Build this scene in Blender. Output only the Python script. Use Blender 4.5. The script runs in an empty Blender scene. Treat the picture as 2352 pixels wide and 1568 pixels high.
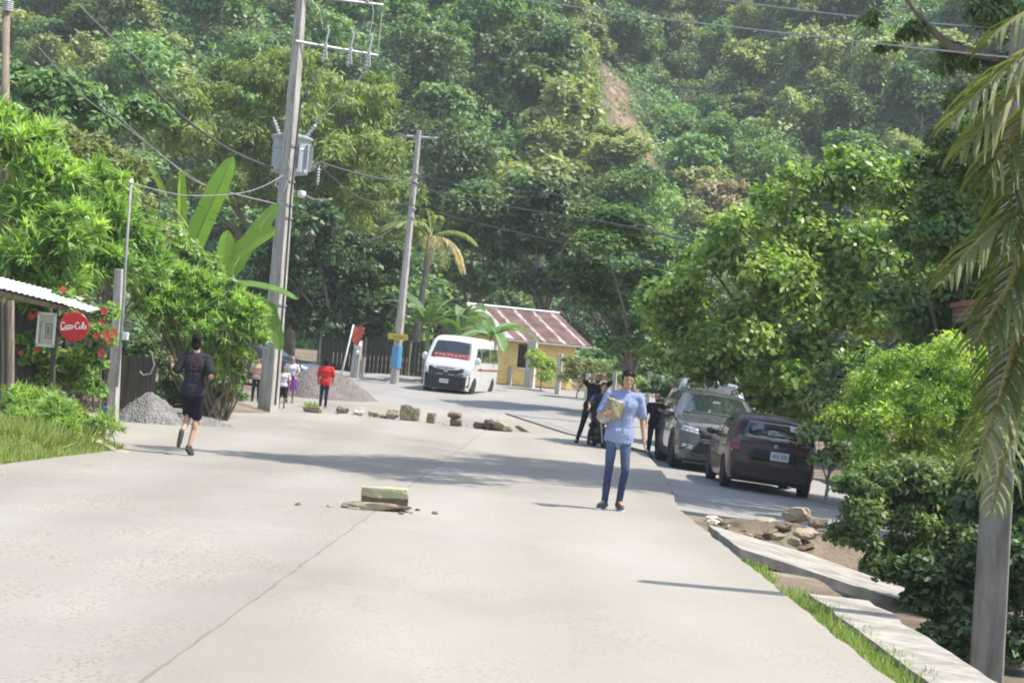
import bpy, math, random
import numpy as np
from mathutils import Vector, Matrix, noise
R = math.radians
random.seed(7); rng = np.random.default_rng(7)
C = bpy.context.scene.collection
SC = bpy.context.scene

# ------------------------------------------------------------------ camera
FPX, ROLL, PITCH, EYE = 4101.0, R(5.0), math.atan(64/4101.0), 1.6
CF = Vector((0, math.cos(PITCH), math.sin(PITCH)))
_u0 = Vector((0, -math.sin(PITCH), math.cos(PITCH))); _x0 = Vector((1, 0, 0))
CR = _x0*math.cos(ROLL) + _u0*math.sin(ROLL)
CU = -_x0*math.sin(ROLL) + _u0*math.cos(ROLL)
def U(px, py, Y):
    """point at distance Y up the street seen at (px, py) of a 2352 x 1568 picture"""
    d = CF*FPX + CR*(px-1176) - CU*(py-784)
    return Vector((0, 0, EYE)) + d*(Y/d.y)
def S(Y): return FPX/Y          # pixels per metre at distance Y
cam = bpy.data.objects.new('camera', bpy.data.cameras.new('camera')); C.objects.link(cam)
cam.matrix_world = Matrix(((CR.x, CU.x, -CF.x, 0), (CR.y, CU.y, -CF.y, 0), (CR.z, CU.z, -CF.z, EYE), (0, 0, 0, 1)))
cam.data.sensor_width = 36; cam.data.lens = 36*FPX/2352
cam.data.clip_start = .1; cam.data.clip_end = 3000
SC.camera = cam

# ------------------------------------------------------------------ mesh builder
class MB:
    def __init__(s): s.v = []; s.f = []
    def add(s, vs, fs):
        b = len(s.v); s.v += [tuple(p) for p in vs]; s.f += [tuple(b+i for i in f) for f in fs]; return s
    def box(s, c, size, rot=None, taper=1.0):
        h = [x/2 for x in size]; vs = []
        for z in (-1, 1):
            k = taper if z > 0 else 1
            for x, y in ((-1, -1), (1, -1), (1, 1), (-1, 1)):
                p = Vector((x*h[0]*k, y*h[1]*k, z*h[2]))
                if rot is not None: p = rot @ p
                vs.append(p+Vector(c))
        return s.add(vs, [(3, 2, 1, 0), (4, 5, 6, 7), (0, 1, 5, 4), (1, 2, 6, 5), (2, 3, 7, 6), (3, 0, 4, 7)])
    def tube(s, pts, rad, n=8, cap=True, ell=1.0, side=None):
        pts = [Vector(p) for p in pts]; m = len(pts)
        if not hasattr(rad, '__len__'): rad = [rad]*m
        vs = []; up = None
        for i, p in enumerate(pts):
            t = (pts[min(i+1, m-1)]-pts[max(i-1, 0)])
            t = t.normalized() if t.length > 1e-9 else Vector((0, 0, 1))
            if up is None:
                a = Vector(side) if side is not None else (Vector((1, 0, 0)) if abs(t.x) < .9 else Vector((0, 1, 0)))
            else: a = up
            u = (a - t*a.dot(t)); u = u.normalized() if u.length > 1e-6 else t.orthogonal().normalized()
            up = u; w = t.cross(u)
            for k in range(n):
                an = 2*math.pi*k/n
                vs.append(p + u*math.cos(an)*rad[i] + w*math.sin(an)*rad[i]*ell)
        fs = []
        for i in range(m-1):
            for k in range(n):
                a, b = i*n+k, i*n+(k+1) % n
                fs.append((a, b, b+n, a+n))
        if cap: fs.append(tuple(range(n-1, -1, -1))); fs.append(tuple((m-1)*n+k for k in range(n)))
        return s.add(vs, fs)
    def cap(s, p0, p1, r0, r1, n=12):
        """tapered capsule"""
        p0, p1 = Vector(p0), Vector(p1); d = (p1-p0); L = d.length
        d = d/L if L > 1e-6 else Vector((0, 0, 1))
        pts, rr = [], []
        for a in (-90, -60, -30): pts.append(p0+d*r0*math.sin(R(a))); rr.append(max(r0*math.cos(R(a)), 1e-4))
        pts += [p0, p1]; rr += [r0, r1]
        for a in (30, 60, 90): pts.append(p1+d*r1*math.sin(R(a))); rr.append(max(r1*math.cos(R(a)), 1e-4))
        return s.tube(pts, rr, n)
    def ell(s, c, r, rot=None, nu=14, nv=9):
        vs = []; fs = []
        for j in range(nv+1):
            th = math.pi*j/nv
            for i in range(nu):
                ph = 2*math.pi*i/nu
                p = Vector((r[0]*math.sin(th)*math.cos(ph), r[1]*math.sin(th)*math.sin(ph), r[2]*math.cos(th)))
                if j in (0, nv): p += Vector((math.cos(ph), math.sin(ph), 0))*1e-4
                if rot is not None: p = rot @ p
                vs.append(p+Vector(c))
        for j in range(nv):
            for i in range(nu):
                a, b = j*nu+i, j*nu+(i+1) % nu
                fs.append((a, a+nu, b+nu, b))
        fs.append(tuple(range(nu))); fs.append(tuple(nv*nu+i for i in range(nu-1, -1, -1)))
        return s.add(vs, fs)
    def lathe(s, prof, c=(0, 0, 0), n=16, rot=None):
        vs = []; fs = []; m = len(prof)
        for r, z in prof:
            for k in range(n):
                a = 2*math.pi*k/n
                p = Vector((max(r, 1e-4)*math.cos(a), max(r, 1e-4)*math.sin(a), z))
                if rot is not None: p = rot @ p
                vs.append(p+Vector(c))
        for i in range(m-1):
            for k in range(n):
                a, b = i*n+k, i*n+(k+1) % n
                fs.append((a, b, b+n, a+n))
        fs.append(tuple(range(n-1, -1, -1))); fs.append(tuple((m-1)*n+k for k in range(n)))
        return s.add(vs, fs)
    def prism(s, poly, ext):
        """poly: 3-D points of a flat outline; ext: extrusion vector"""
        n = len(poly); e = Vector(ext)
        vs = [Vector(p) for p in poly]; vs += [p+e for p in vs]
        fs = [tuple(range(n-1, -1, -1)), tuple(range(n, 2*n))] + [(i, (i+1) % n, n+(i+1) % n, n+i) for i in range(n)]
        return s.add(vs, fs)
    def grid(s, rows):
        m = len(rows[0]); vs = [p for r in rows for p in r]
        return s.add(vs, [(i*m+j, i*m+j+1, (i+1)*m+j+1, (i+1)*m+j) for i in range(len(rows)-1) for j in range(m-1)])
    def build(s, name, mat, parent=None, smooth=False, bevel=0, loc=None):
        me = bpy.data.meshes.new(name); me.from_pydata(s.v, [], s.f); me.update()
        return link(name, me, mat, parent, smooth, bevel, loc)
def link(name, me, mat, parent=None, smooth=False, bevel=0, loc=None):
    if mat is not None and not me.materials: me.materials.append(mat)
    if smooth: me.polygons.foreach_set('use_smooth', [True]*len(me.polygons))
    o = bpy.data.objects.new(name, me); C.objects.link(o)
    if parent: o.parent = parent
    if loc is not None: o.location = loc
    if bevel:
        b = o.modifiers.new('bevel', 'BEVEL'); b.width = bevel; b.segments = 2; b.limit_method = 'ANGLE'; b.angle_limit = R(40)
    return o
def fixn(o):
    import bmesh
    bm = bmesh.new(); bm.from_mesh(o.data); bmesh.ops.recalc_face_normals(bm, faces=bm.faces[:]); bm.to_mesh(o.data); bm.free(); return o
def tag(o, label=None, cat=None, group=None, kind=None):
    for k, v in (('label', label), ('category', cat), ('group', group), ('kind', kind)):
        if v: o[k] = v
    return o
def empty(name, loc, rot=(0, 0, 0), label=None, cat=None, group=None):
    o = bpy.data.objects.new(name, None); C.objects.link(o); o.location = loc; o.rotation_euler = rot
    o.empty_display_size = .2
    return tag(o, label, cat, group)
def dup(o, parent=None):
    c = o.copy(); C.objects.link(c)
    if parent: c.parent = parent
    for ch in list(o.children): dup(ch, c)
    return c
def remesh(mb, voxel, it=4, fac=.5, disp=0):
    me = bpy.data.meshes.new('tmp'); me.from_pydata(mb.v, [], mb.f); me.update()
    o = bpy.data.objects.new('tmp', me); C.objects.link(o)
    m = o.modifiers.new('r', 'REMESH'); m.mode = 'VOXEL'; m.voxel_size = voxel; m.use_smooth_shade = True
    if it: m = o.modifiers.new('s', 'SMOOTH'); m.iterations = it; m.factor = fac
    dg = bpy.context.evaluated_depsgraph_get(); ev = o.evaluated_get(dg)
    out = bpy.data.meshes.new_from_object(ev)
    bpy.data.objects.remove(o); bpy.data.meshes.remove(me)
    if disp:
        for v in out.vertices:
            v.co += v.normal*(noise.noise(v.co*9)*disp + noise.noise(v.co*23)*disp*.5)
    return out

# ------------------------------------------------------------------ materials
def newmat(name):
    m = bpy.data.materials.new(name); m.use_nodes = True; nt = m.node_tree
    b = nt.nodes['Principled BSDF']; return m, nt, b
def N(nt, t, **kw):
    n = nt.nodes.new(t)
    for k, v in kw.items():
        if k.startswith('i_'):
            key = k[2:]
            n.inputs[int(key) if key.isdigit() else key.replace('_', ' ')].default_value = v
        else: setattr(n, k, v)
    return n
def ramp(nt, fac, stops):
    r = nt.nodes.new('ShaderNodeValToRGB'); e = r.color_ramp.elements
    while len(e) < len(stops): e.new(.5)
    for k, (p, c) in enumerate(stops): e[k].position = p; e[k].color = (*c, 1) if len(c) == 3 else c
    nt.links.new(fac, r.inputs[0]); return r.outputs[0]
def mixc(nt, fac, a, b, mode='MIX'):
    m = nt.nodes.new('ShaderNodeMix'); m.data_type = 'RGBA'; m.blend_type = mode
    for s, v in ((m.inputs[0], fac), (m.inputs[6], a), (m.inputs[7], b)):
        if hasattr(v, 'node'): nt.links.new(v, s)
        else: s.default_value = v if not isinstance(v, tuple) or len(v) == 4 else (*v, 1)
    return m.outputs[2]
def mth(nt, op, a, b=None, c=None):
    m = nt.nodes.new('ShaderNodeMath'); m.operation = op
    for s, v in zip(m.inputs, (a, b, c)):
        if v is None: continue
        if hasattr(v, 'node'): nt.links.new(v, s)
        else: s.default_value = v
    return m.outputs[0]
def objco(nt): return nt.nodes.new('ShaderNodeTexCoord').outputs['Object']
def nz(nt, co, scale, detail=3, rough=.55, stretch=None):
    if stretch:
        mp = N(nt, 'ShaderNodeMapping'); mp.inputs['Scale'].default_value = stretch; nt.links.new(co, mp.inputs[0]); co = mp.outputs[0]
    n = N(nt, 'ShaderNodeTexNoise', i_Scale=scale, i_Detail=detail, i_Roughness=rough); nt.links.new(co, n.inputs['Vector']); return n.outputs[0]
def bump(nt, b, h, strength=.3, dist=.02):
    bp = N(nt, 'ShaderNodeBump', i_Strength=strength, i_Distance=dist); nt.links.new(h, bp.inputs['Height']); nt.links.new(bp.outputs[0], b.inputs['Normal'])
def mat(name, col, rough=.6, metal=0, var=.18, scale=6, coat=0, spec=.4, col2=None, bmp=.15, stretch=None, bscale=30):
    """a plain surface whose colour varies a little from place to place"""
    m, nt, b = newmat(name); co = objco(nt)
    f = nz(nt, co, scale, 4, .6, stretch)
    c2 = col2 or tuple(x*(1-var*2) for x in col)
    c = ramp(nt, f, [(.3, c2), (.68, col)])
    nt.links.new(c, b.inputs['Base Color'])
    b.inputs['Roughness'].default_value = rough; b.inputs['Metallic'].default_value = metal
    b.inputs['Coat Weight'].default_value = coat; b.inputs['Coat Roughness'].default_value = .05
    b.inputs['Specular IOR Level'].default_value = spec
    if bmp: bump(nt, b, nz(nt, co, bscale, 3), bmp, .01)
    return m
LEAF_GAIN = 1.8
def leafmat(name, cols, trans=.35, tcol=None, rough=.55, rnd=.25, gain=1.0):
    """cols: dark, mid, light leaf colours picked per leaf; each plant is also a little different"""
    m, nt, b = newmat(name)
    at = N(nt, 'ShaderNodeAttribute', attribute_name='tint'); cols = [tuple(x*LEAF_GAIN*gain for x in c) for c in cols]
    c = ramp(nt, at.outputs['Fac'], [(0, cols[0]), (.5, cols[1]), (1, cols[2])])
    oi = N(nt, 'ShaderNodeObjectInfo')
    v = mth(nt, 'MULTIPLY_ADD', oi.outputs['Random'], 2*rnd, 1-rnd)
    hs = N(nt, 'ShaderNodeHueSaturation'); nt.links.new(v, hs.inputs['Value']); nt.links.new(c, hs.inputs['Color'])
    nt.links.new(mth(nt, 'MULTIPLY_ADD', mth(nt, 'FRACT', mth(nt, 'MULTIPLY', oi.outputs['Random'], 7.3)), .022, .489), hs.inputs['Hue']); hs.inputs['Saturation'].default_value = .93
    c = hs.outputs[0]
    nt.links.new(c, b.inputs['Base Color']); b.inputs['Roughness'].default_value = rough; b.inputs['Specular IOR Level'].default_value = .35
    if trans:
        t = N(nt, 'ShaderNodeBsdfTranslucent')
        nt.links.new(mixc(nt, 1.0, c, (1.5, 1.6, .45, 1) if tcol is None else (*tcol, 1), 'MULTIPLY'), t.inputs['Color'])
        mx = N(nt, 'ShaderNodeMixShader'); mx.inputs[0].default_value = trans
        nt.links.new(b.outputs[0], mx.inputs[1]); nt.links.new(t.outputs[0], mx.inputs[2])
        nt.links.new(mx.outputs[0], nt.nodes['Material Output'].inputs['Surface'])
    return m
# ------------------------------------------------------------------ heights
def lerp_tab(t, y):
    if y <= t[0][0]: return t[0][1]
    for (a, b), (c, d) in zip(t, t[1:]):
        if y <= c: return b+(d-b)*(y-a)/(c-a)
    return t[-1][1]
def sst(a, b, x):
    t = min(max((x-a)/(b-a), 0), 1); return t*t*(3-2*t)
def road_z(Y):
    if Y < 48: return 0.0
    k = min(Y, 80)-48; z = .028*k+.0003*k*k
    return z + max(0, min(Y, 105)-80)*.03
SLAB_L = [(0, -6.6), (20.6, -5.75), (25.4, -5.35), (26.6, -6.4), (29, -8.2), (46, -8.6), (50, -7.4), (56, -6.2)]
SLAB_R = [(0, 2.38), (23, 2.33), (32, 2.9), (40, 3.2), (44, 2.7), (47, 1.9), (55.6, -.16)]
def slabR(Y): return lerp_tab(SLAB_R, Y)
def slabL(Y): return lerp_tab(SLAB_L, Y)
def gz(X, Y):
    """height of the bare ground"""
    z = road_z(Y) - .05
    e = slabR(Y) if Y < 55.6 else 99
    if X > e:                                    # right of the raised slab
        far = -.14 - .05*min(X-e, 6)
        near = lerp_tab([(0, -.13), (.85, -.16), (1.25, -.5), (2.2, -.85), (4, -.9), (9, -.6)], X-e)
        t = sst(22.2, 24.6, Y); loc = near*(1-t)+far*t
        z = road_z(Y) + loc*(1-sst(50, 57, Y)) - .05*sst(50, 57, Y)
    if Y < 27 and X < slabL(Y): z += .16*sst(0, .5, slabL(Y)-X)*(1-sst(25.6, 27, Y))
    if Y < 60 and X < -7.5: z += .35*sst(7.5, 12, -X)
    if Y > 20 and X > 8: z += .5*sst(8, 14, X)
    return z
def hill_z(X, Y):
    Y0 = 100 - 6*sst(5, 60, X) + 8*math.sin(X*.045+.6)
    t = Y-Y0
    if t <= 0: return road_z(Y)-.3
    tt = min(t, 175)
    z = 1.3 + .50*tt*sst(-4, 14, t) + 5*math.sin(X*.085+Y*.02)*sst(0, 50, t) + 2.4*math.sin(X*.21+1.3)*sst(0, 30, t) + 1.5*noise.noise(Vector((X*.09, Y*.09, 3)))*sst(0, 20, t)
    return z
def G(px, py, it=60):
    """where the sight line through a pixel meets the ground"""
    d = CF*FPX + CR*(px-1176) - CU*(py-784); o = Vector((0, 0, EYE)); y = 6
    while y < 110:
        p = o+d*(y/d.y)
        if p.z <= (road_z(y) if slabL(y) < p.x < slabR(y) and y < 55.6 else gz(p.x, y)): return p
        y += .05
    return p
def H(x, y): return road_z(y) if (y < 55.6 and slabL(y) < x < slabR(y)) else gz(x, y)

# ------------------------------------------------------------------ ground materials
def dirt_mat():
    m, nt, b = newmat('dirt'); co = objco(nt)
    c = ramp(nt, nz(nt, co, .8, 5, .6), [(.32, (.10, .075, .05)), (.52, (.185, .145, .10)), (.7, (.28, .235, .17))])
    sp = N(nt, 'ShaderNodeTexVoronoi', i_Scale=9.0); nt.links.new(co, sp.inputs[0])
    st = ramp(nt, sp.outputs['Distance'], [(.12, (1.25, 1.2, 1.1)), (.3, (.9, .9, .9))])
    nt.links.new(mixc(nt, .8, c, st, 'MULTIPLY'), b.inputs['Base Color']); b.inputs['Roughness'].default_value = .95
    bump(nt, b, nz(nt, co, 14, 5), .8, .05); return m
def slab_mat():
    m, nt, b = newmat('road_concrete'); co = objco(nt)
    sep = N(nt, 'ShaderNodeSeparateXYZ'); nt.links.new(co, sep.inputs[0]); x, y = sep.outputs[0], sep.outputs[1]
    big = nz(nt, co, .16, 5, .62, (1, .55, 1)); mid = nz(nt, co, 1.1, 5, .65, (1, .45, 1)); fine = nz(nt, co, 42, 3, .7)
    base = ramp(nt, big, [(.28, (.235, .21, .175)), (.5, (.318, .29, .25)), (.72, (.375, .347, .306))])
    # the left-hand pour is greyer and more worn than the right-hand one
    wob = mth(nt, 'MULTIPLY_ADD', nz(nt, co, 1.5, 3), .06, -.03)
    jx = mth(nt, 'ADD', mth(nt, 'MULTIPLY_ADD', y, .030, -1.83), wob)   # joint: x = .03 y - 1.83
    dxj = mth(nt, 'SUBTRACT', x, jx)
    left = mth(nt, 'LESS_THAN', dxj, 0.0)
    base = mixc(nt, mth(nt, 'MULTIPLY', left, .75), base, (.93, .945, .96, 1), 'MULTIPLY')
    # aggregate showing where the skin has worn off, mostly in the left-hand pour
    worn = mth(nt, 'MULTIPLY', mth(nt, 'MULTIPLY_ADD', left, .55, .45), ramp(nt, mid, [(.42, (0, 0, 0)), (.62, (1, 1, 1))]))
    vo = N(nt, 'ShaderNodeTexVoronoi', i_Scale=26.0); nt.links.new(co, vo.inputs[0])
    base = mixc(nt, mth(nt, 'MULTIPLY', worn, 1.0), base, mixc(nt, 1, base, ramp(nt, vo.outputs['Distance'], [(.12, (.40, .39, .37)), (.42, (1.12, 1.11, 1.08))]), 'MULTIPLY'))
    base = mixc(nt, .35, base, ramp(nt, fine, [(.3, (.72, .72, .72)), (.7, (1.15, 1.15, 1.15))]), 'MULTIPLY')
    # faint tyre-worn tracks and stains
    tr = mth(nt, 'SINE', mth(nt, 'MULTIPLY', x, 3.3)); tr = mth(nt, 'MULTIPLY', mth(nt, 'MULTIPLY_ADD', tr, .5, .5), nz(nt, co, .5, 4, .6, (1, .18, 1)))
    base = mixc(nt, mth(nt, 'MULTIPLY', tr, .85), base, (.80, .785, .76, 1), 'MULTIPLY')
    stn = ramp(nt, nz(nt, co, .55, 6, .7), [(.60, (0, 0, 0)), (.74, (1, 1, 1))])
    base = mixc(nt, mth(nt, 'MULTIPLY', stn, .55), base, (.36, .30, .235, 1))
    # joint with dirt in it, cross joints, a few hair cracks
    j = mth(nt, 'LESS_THAN', mth(nt, 'ABSOLUTE', dxj), mth(nt, 'MULTIPLY_ADD', nz(nt, co, 2.3, 4), .028, -.005))
    ym = mth(nt, 'ABSOLUTE', mth(nt, 'SUBTRACT', mth(nt, 'MODULO', mth(nt, 'ADD', mth(nt, 'ADD', y, wob), mth(nt, 'MULTIPLY', left, 1.7)), 5.2), 2.6))
    cj = mth(nt, 'MULTIPLY', mth(nt, 'LESS_THAN', ym, .014), ramp(nt, mid, [(.4, (.1, .1, .1)), (.65, (.6, .6, .6))]))
    ve = N(nt, 'ShaderNodeTexVoronoi', feature='DISTANCE_TO_EDGE', i_Scale=.23)
    dco = N(nt, 'ShaderNodeVectorMath', operation='MULTIPLY_ADD'); n2 = N(nt, 'ShaderNodeTexNoise', i_Scale=1.7, i_Detail=4.0); nt.links.new(co, n2.inputs['Vector'])
    nt.links.new(n2.outputs['Color'], dco.inputs[0]); dco.inputs[1].default_value = (1.1, 1.1, 0); nt.links.new(co, dco.inputs[2]); nt.links.new(dco.outputs[0], ve.inputs['Vector'])
    ck = mth(nt, 'MULTIPLY', mth(nt, 'LESS_THAN', ve.outputs['Distance'], .0022), ramp(nt, nz(nt, co, .3, 2), [(.45, (0, 0, 0)), (.6, (.7, .7, .7))]))
    al = mth(nt, 'MAXIMUM', mth(nt, 'MAXIMUM', mth(nt, 'MULTIPLY', j, .75), mth(nt, 'MULTIPLY', cj, .10)), mth(nt, 'MULTIPLY', ck, .5))
    base = mixc(nt, al, base, (.17, .145, .11, 1))
    nt.links.new(base, b.inputs['Base Color']); b.inputs['Roughness'].default_value = .85; b.inputs['Specular IOR Level'].default_value = .3
    h = mth(nt, 'SUBTRACT', mth(nt, 'MULTIPLY_ADD', fine, .4, mid), mth(nt, 'MULTIPLY', al, 1.2)); bump(nt, b, h, .35, .012); return m
def asphalt_mat(name, lo, hi):
    m, nt, b = newmat(name); co = objco(nt)
    c = ramp(nt, nz(nt, co, .35, 5, .6, (1, .5, 1)), [(.3, lo), (.7, hi)])
    c = mixc(nt, .5, c, ramp(nt, nz(nt, co, 45, 3, .7), [(.3, (.65, .65, .65)), (.7, (1.2, 1.2, 1.2))]), 'MULTIPLY')
    c = mixc(nt, ramp(nt, nz(nt, co, .8, 5, .7), [(.55, (0, 0, 0)), (.75, (.5, .5, .5))]), c, (.28, .24, .19, 1))
    nt.links.new(c, b.inputs['Base Color']); b.inputs['Roughness'].default_value = .9
    bump(nt, b, nz(nt, co, 30, 4), .4, .01); return m
M = {}
M['dirt'] = dirt_mat(); M['slab'] = slab_mat()
M['grey'] = asphalt_mat('grey_pavement', (.235, .225, .21), (.315, .30, .28))
def hill_mat():
    m, nt, b = newmat('hill_soil'); co = objco(nt)
    c = ramp(nt, nz(nt, co, .25, 5), [(.35, (.045, .065, .026)), (.6, (.075, .085, .04))])
    vx = mixc(nt, N(nt, 'ShaderNodeAttribute', attribute_name='scar').outputs['Fac'], c, ramp(nt, nz(nt, co, 1.3, 6, .7, (1, .3, .3)), [(.36, (.13, .085, .055)), (.52, (.27, .19, .13)), (.66, (.38, .29, .21))]))
    nt.links.new(vx, b.inputs['Base Color']); b.inputs['Roughness'].default_value = 1
    bump(nt, b, nz(nt, co, 1.2, 6), 1, .8); return m

# ------------------------------------------------------------------ ground sheets
def axis(segs):
    out = []
    for a, b, d in segs: out += list(np.arange(a, b, d))
    return out+[segs[-1][1]]
xs = axis([(-600, -60, 60), (-60, -14, 4), (-14, -4, .4), (-4, 1.6, .8), (1.6, 7, .2), (7, 16, .8), (16, 60, 4), (60, 600, 60)])
ys = axis([(-60, 2, 8), (2, 30, .4), (30, 60, 1), (60, 110, 2.5), (110, 1200, 90)])
mb = MB(); mb.grid([[(x, y, gz(x, y)-.03 + (.03*noise.noise(Vector((x*1.3, y*1.3, 0))) if abs(x) < 20 and 2 < y < 80 else 0)) for x in xs] for y in ys])
tag(mb.build('ground', M['dirt'], smooth=True), 'bare brown earth beside and beneath the concrete road', 'ground', kind='structure')

def strip(name, L, Rr, y0, y1, dy, n, zf, m, skirt=.3, label=None, cat=None):
    mb = MB(); rows = []
    for y in np.arange(y0, y1+dy*.5, dy):
        a, b = L(y), Rr(y)
        xsn = [a+(b-a)*k/n for k in range(n+1)]
        rows.append([(a, y, zf(a, y)-skirt)] + [(x, y, zf(x, y)) for x in xsn] + [(b, y, zf(b, y)-skirt)])
    for e in (0, -1):
        r = [(p[0], p[1], p[2]-skirt) for p in rows[e]]; r[0] = rows[e][0]; r[-1] = rows[e][-1]
        rows.insert(0, r) if e == 0 else rows.append(r)
    mb.grid(rows); return tag(mb.build(name, m), label, cat, kind='structure')
wb = lambda y, k: .035*noise.noise(Vector((y*1.7, k, 0)))+.02*noise.noise(Vector((y*6, k, 0)))
strip('road', lambda y: slabL(y)+wb(y, 1), lambda y: slabR(y)+wb(y, 2), 1, 55.6, .25, 24, lambda x, y: road_z(y), M['slab'], .22,
      'pale sunlit concrete road with a long joint running up its middle', 'road')
# the lower grey road on the right that swings across beyond the slab
GL = lambda y: slabR(y)+.05 if y < 55.6 else lerp_tab([(55.6, -6.2), (58, -5.4), (75, -9)], y)
GR = lambda y: lerp_tab([(24.4, 4.6), (27, 6.6), (40, 7.2), (60, 9), (75, 9)], y)
strip('side_road', GL, GR, 24.6, 55.6, .4, 14, lambda x, y: gz(x, y)+.02, M['grey'], .1,
      'grey lower pavement where the cars and motorcycle stand', 'road')
strip('far_road', GL, GR, 55.45, 74.5, .6, 16, lambda x, y: gz(x, y)+.03, M['grey'], .1,
      'grey road bending away behind the white van', 'road')

# hillside
hx = axis([(-260, -80, 12), (-80, 90, 2.0), (90, 280, 12)]); hy = axis([(84, 200, 2.0), (200, 330, 10)])
def hillhit(px, py):
    d = CF*FPX + CR*(px-1176) - CU*(py-784); y = 100.0
    while y < 230:
        p = Vector((0, 0, EYE))+d*(y/d.y)
        if p.z <= hill_z(p.x, y)+.6: return p
        y += .25
    return p
ST, SB = hillhit(1408, 158), hillhit(1452, 326)
def scx(y): return SB.x+(ST.x-SB.x)*min(max((y-SB.y)/(ST.y-SB.y), -.3), 1.3)
SCX, SCY = (ST.x+SB.x)/2, (ST.y+SB.y)/2
def scar(x, y):
    yy = (y-SCY)/(abs(ST.y-SB.y)/2+.5); w = 2.1-.45*yy+.9*noise.noise(Vector((y*.55, x*.12, 7)))+.4*noise.noise(Vector((y*1.7, x*.5, 2)))
    if abs(yy) > 1.2: return 0
    return max(0, min(1, (w-abs(x-scx(y)))*1.2+.3))*max(0, min(1, (1.15-abs(yy))*4))*(.55+.45*min(1, max(0, noise.noise(Vector((x*1.1, y*.5, 4)))*3+1)))
mb = MB(); mb.grid([[(x, y, hill_z(x, y)) for x in hx] for y in hy])
ho = tag(mb.build('hill', hill_mat(), smooth=True), 'steep forested hillside with a bare earth scar', 'hill', kind='structure')
at = ho.data.attributes.new('scar', 'FLOAT', 'POINT'); at.data.foreach_set('value', [scar(v.co.x, v.co.y) for v in ho.data.vertices])
# ------------------------------------------------------------------ leaves
def unit(a): return a/np.maximum(np.linalg.norm(a, axis=1, keepdims=True), 1e-9)
def leaf_mesh(name, P, Nn, size, asp=.45, axis=None, fold=0.0, tint=None):
    """one four-cornered leaf at each point P, facing Nn"""
    n = len(P); size = np.broadcast_to(size, (n,)).reshape(n, 1)
    Nn = unit(Nn)
    a = rng.normal(size=(n, 3)) if axis is None else axis+0
    a = unit(a-Nn*np.sum(a*Nn, 1, keepdims=True)); w = np.cross(Nn, a)
    V = np.empty((n, 4, 3))
    V[:, 0] = P - a*size*.5
    V[:, 1] = P + w*size*asp*.5 + a*size*.05 + Nn*size*fold
    V[:, 2] = P + a*size*.5 - Nn*size*fold
    V[:, 3] = P - w*size*asp*.5 + a*size*.05 + Nn*size*fold
    return faces_mesh(name, V.reshape(-1, 3), np.arange(4*n).reshape(n, 4), rng.random(n) if tint is None else tint)
def faces_mesh(name, V, Fq, tint):
    me = bpy.data.meshes.new(name); n = len(Fq)
    me.vertices.add(len(V)); me.vertices.foreach_set('co', np.ascontiguousarray(V, dtype=np.float32).ravel())
    me.loops.add(4*n); me.loops.foreach_set('vertex_index', Fq.astype(np.int32).ravel())
    me.polygons.add(n); me.polygons.foreach_set('loop_start', np.arange(0, 4*n, 4, dtype=np.int32))
    me.update(calc_edges=True)
    at = me.attributes.new('tint', 'FLOAT', 'FACE'); at.data.foreach_set('value', np.asarray(tint, dtype=np.float32))
    return me
def rdir(n): return unit(rng.normal(size=(n, 3)))
def crown_pts(lobes, n, sub=12, sr=(.30, .58), flat=.85, shell=(.42, 1.0), under=.35):
    """lobes: (x,y,z,r[,rz]); returns leaf points and outward directions over clumps on the lobes"""
    cs, rs = [], []
    for l in lobes:
        c = np.array(l[:3]); r = l[3]; rz = l[4] if len(l) > 4 else r*flat
        d = rdir(sub); d[:, 2] = np.where(d[:, 2] < -under, -d[:, 2]*.6, d[:, 2]); d = unit(d)
        cs.append(c + d*np.array([r, r, rz])*rng.uniform(.5, .85, (sub, 1))); rs.append(rng.uniform(*sr, sub)*r)
    cs = np.concatenate(cs); rs = np.concatenate(rs)
    w = rs**2; k = rng.choice(len(rs), n, p=w/w.sum())
    d = rdir(n); d[:, 2] = np.where(d[:, 2] < -.45, -d[:, 2], d[:, 2])
    q = rng.uniform(*shell, (n, 1)); q = np.where(rng.random((n, 1)) < .16, rng.uniform(1.0, 1.38, (n, 1)), q)   # loose sprays outside the clumps
    P = cs[k] + d*rs[k][:, None]*q*np.array([1, 1, .85])
    ct = rng.random(len(rs))                     # clumps of paler and darker leaves
    return P, d, np.clip(.5*ct[k]+.6*rng.random(n)-.05, 0, 1)
def crown(name, lobes, n, size, asp=.5, up=.55, jit=.6, fold=.0, droop=0, sub=12, sr=(.30, .58), flat=.85, under=.35):
    P, d, t = crown_pts(lobes, n, sub, sr, flat, under=under)
    Nn = d*.7 + np.array([0, 0, up]) + rng.normal(size=(n, 3))*jit
    ax = None
    if droop: ax = rng.normal(size=(n, 3))*.55 + d*.5 + np.array([0, 0, -droop])
    return leaf_mesh(name, P, Nn, size*rng.uniform(.7, 1.3, n), asp, ax, fold, t)
def trunk(mb, p0, p1, r0, r1, bend=.15, k=7, n=8):
    p0, p1 = Vector(p0), Vector(p1); L = (p1-p0).length; o = Vector((random.uniform(-1, 1), random.uniform(-1, 1), 0))*bend*L
    pts = [p0.lerp(p1, i/(k-1)) + o*math.sin(math.pi*i/(k-1))*.5 + Vector((random.uniform(-1, 1), random.uniform(-1, 1), 0))*r0*.25*(0 < i) for i in range(k)]
    mb.tube(pts, [r0+(r1-r0)*(i/(k-1))**.8 for i in range(k)], n); return pts
M['bark'] = mat('bark', (.23, .185, .14), .95, var=.25, scale=5, bmp=.8, stretch=(3, 3, .6))
M['bark_pale'] = mat('pale_bark', (.36, .33, .28), .95, var=.25, scale=5, bmp=.6, stretch=(3, 3, .6))
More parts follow.
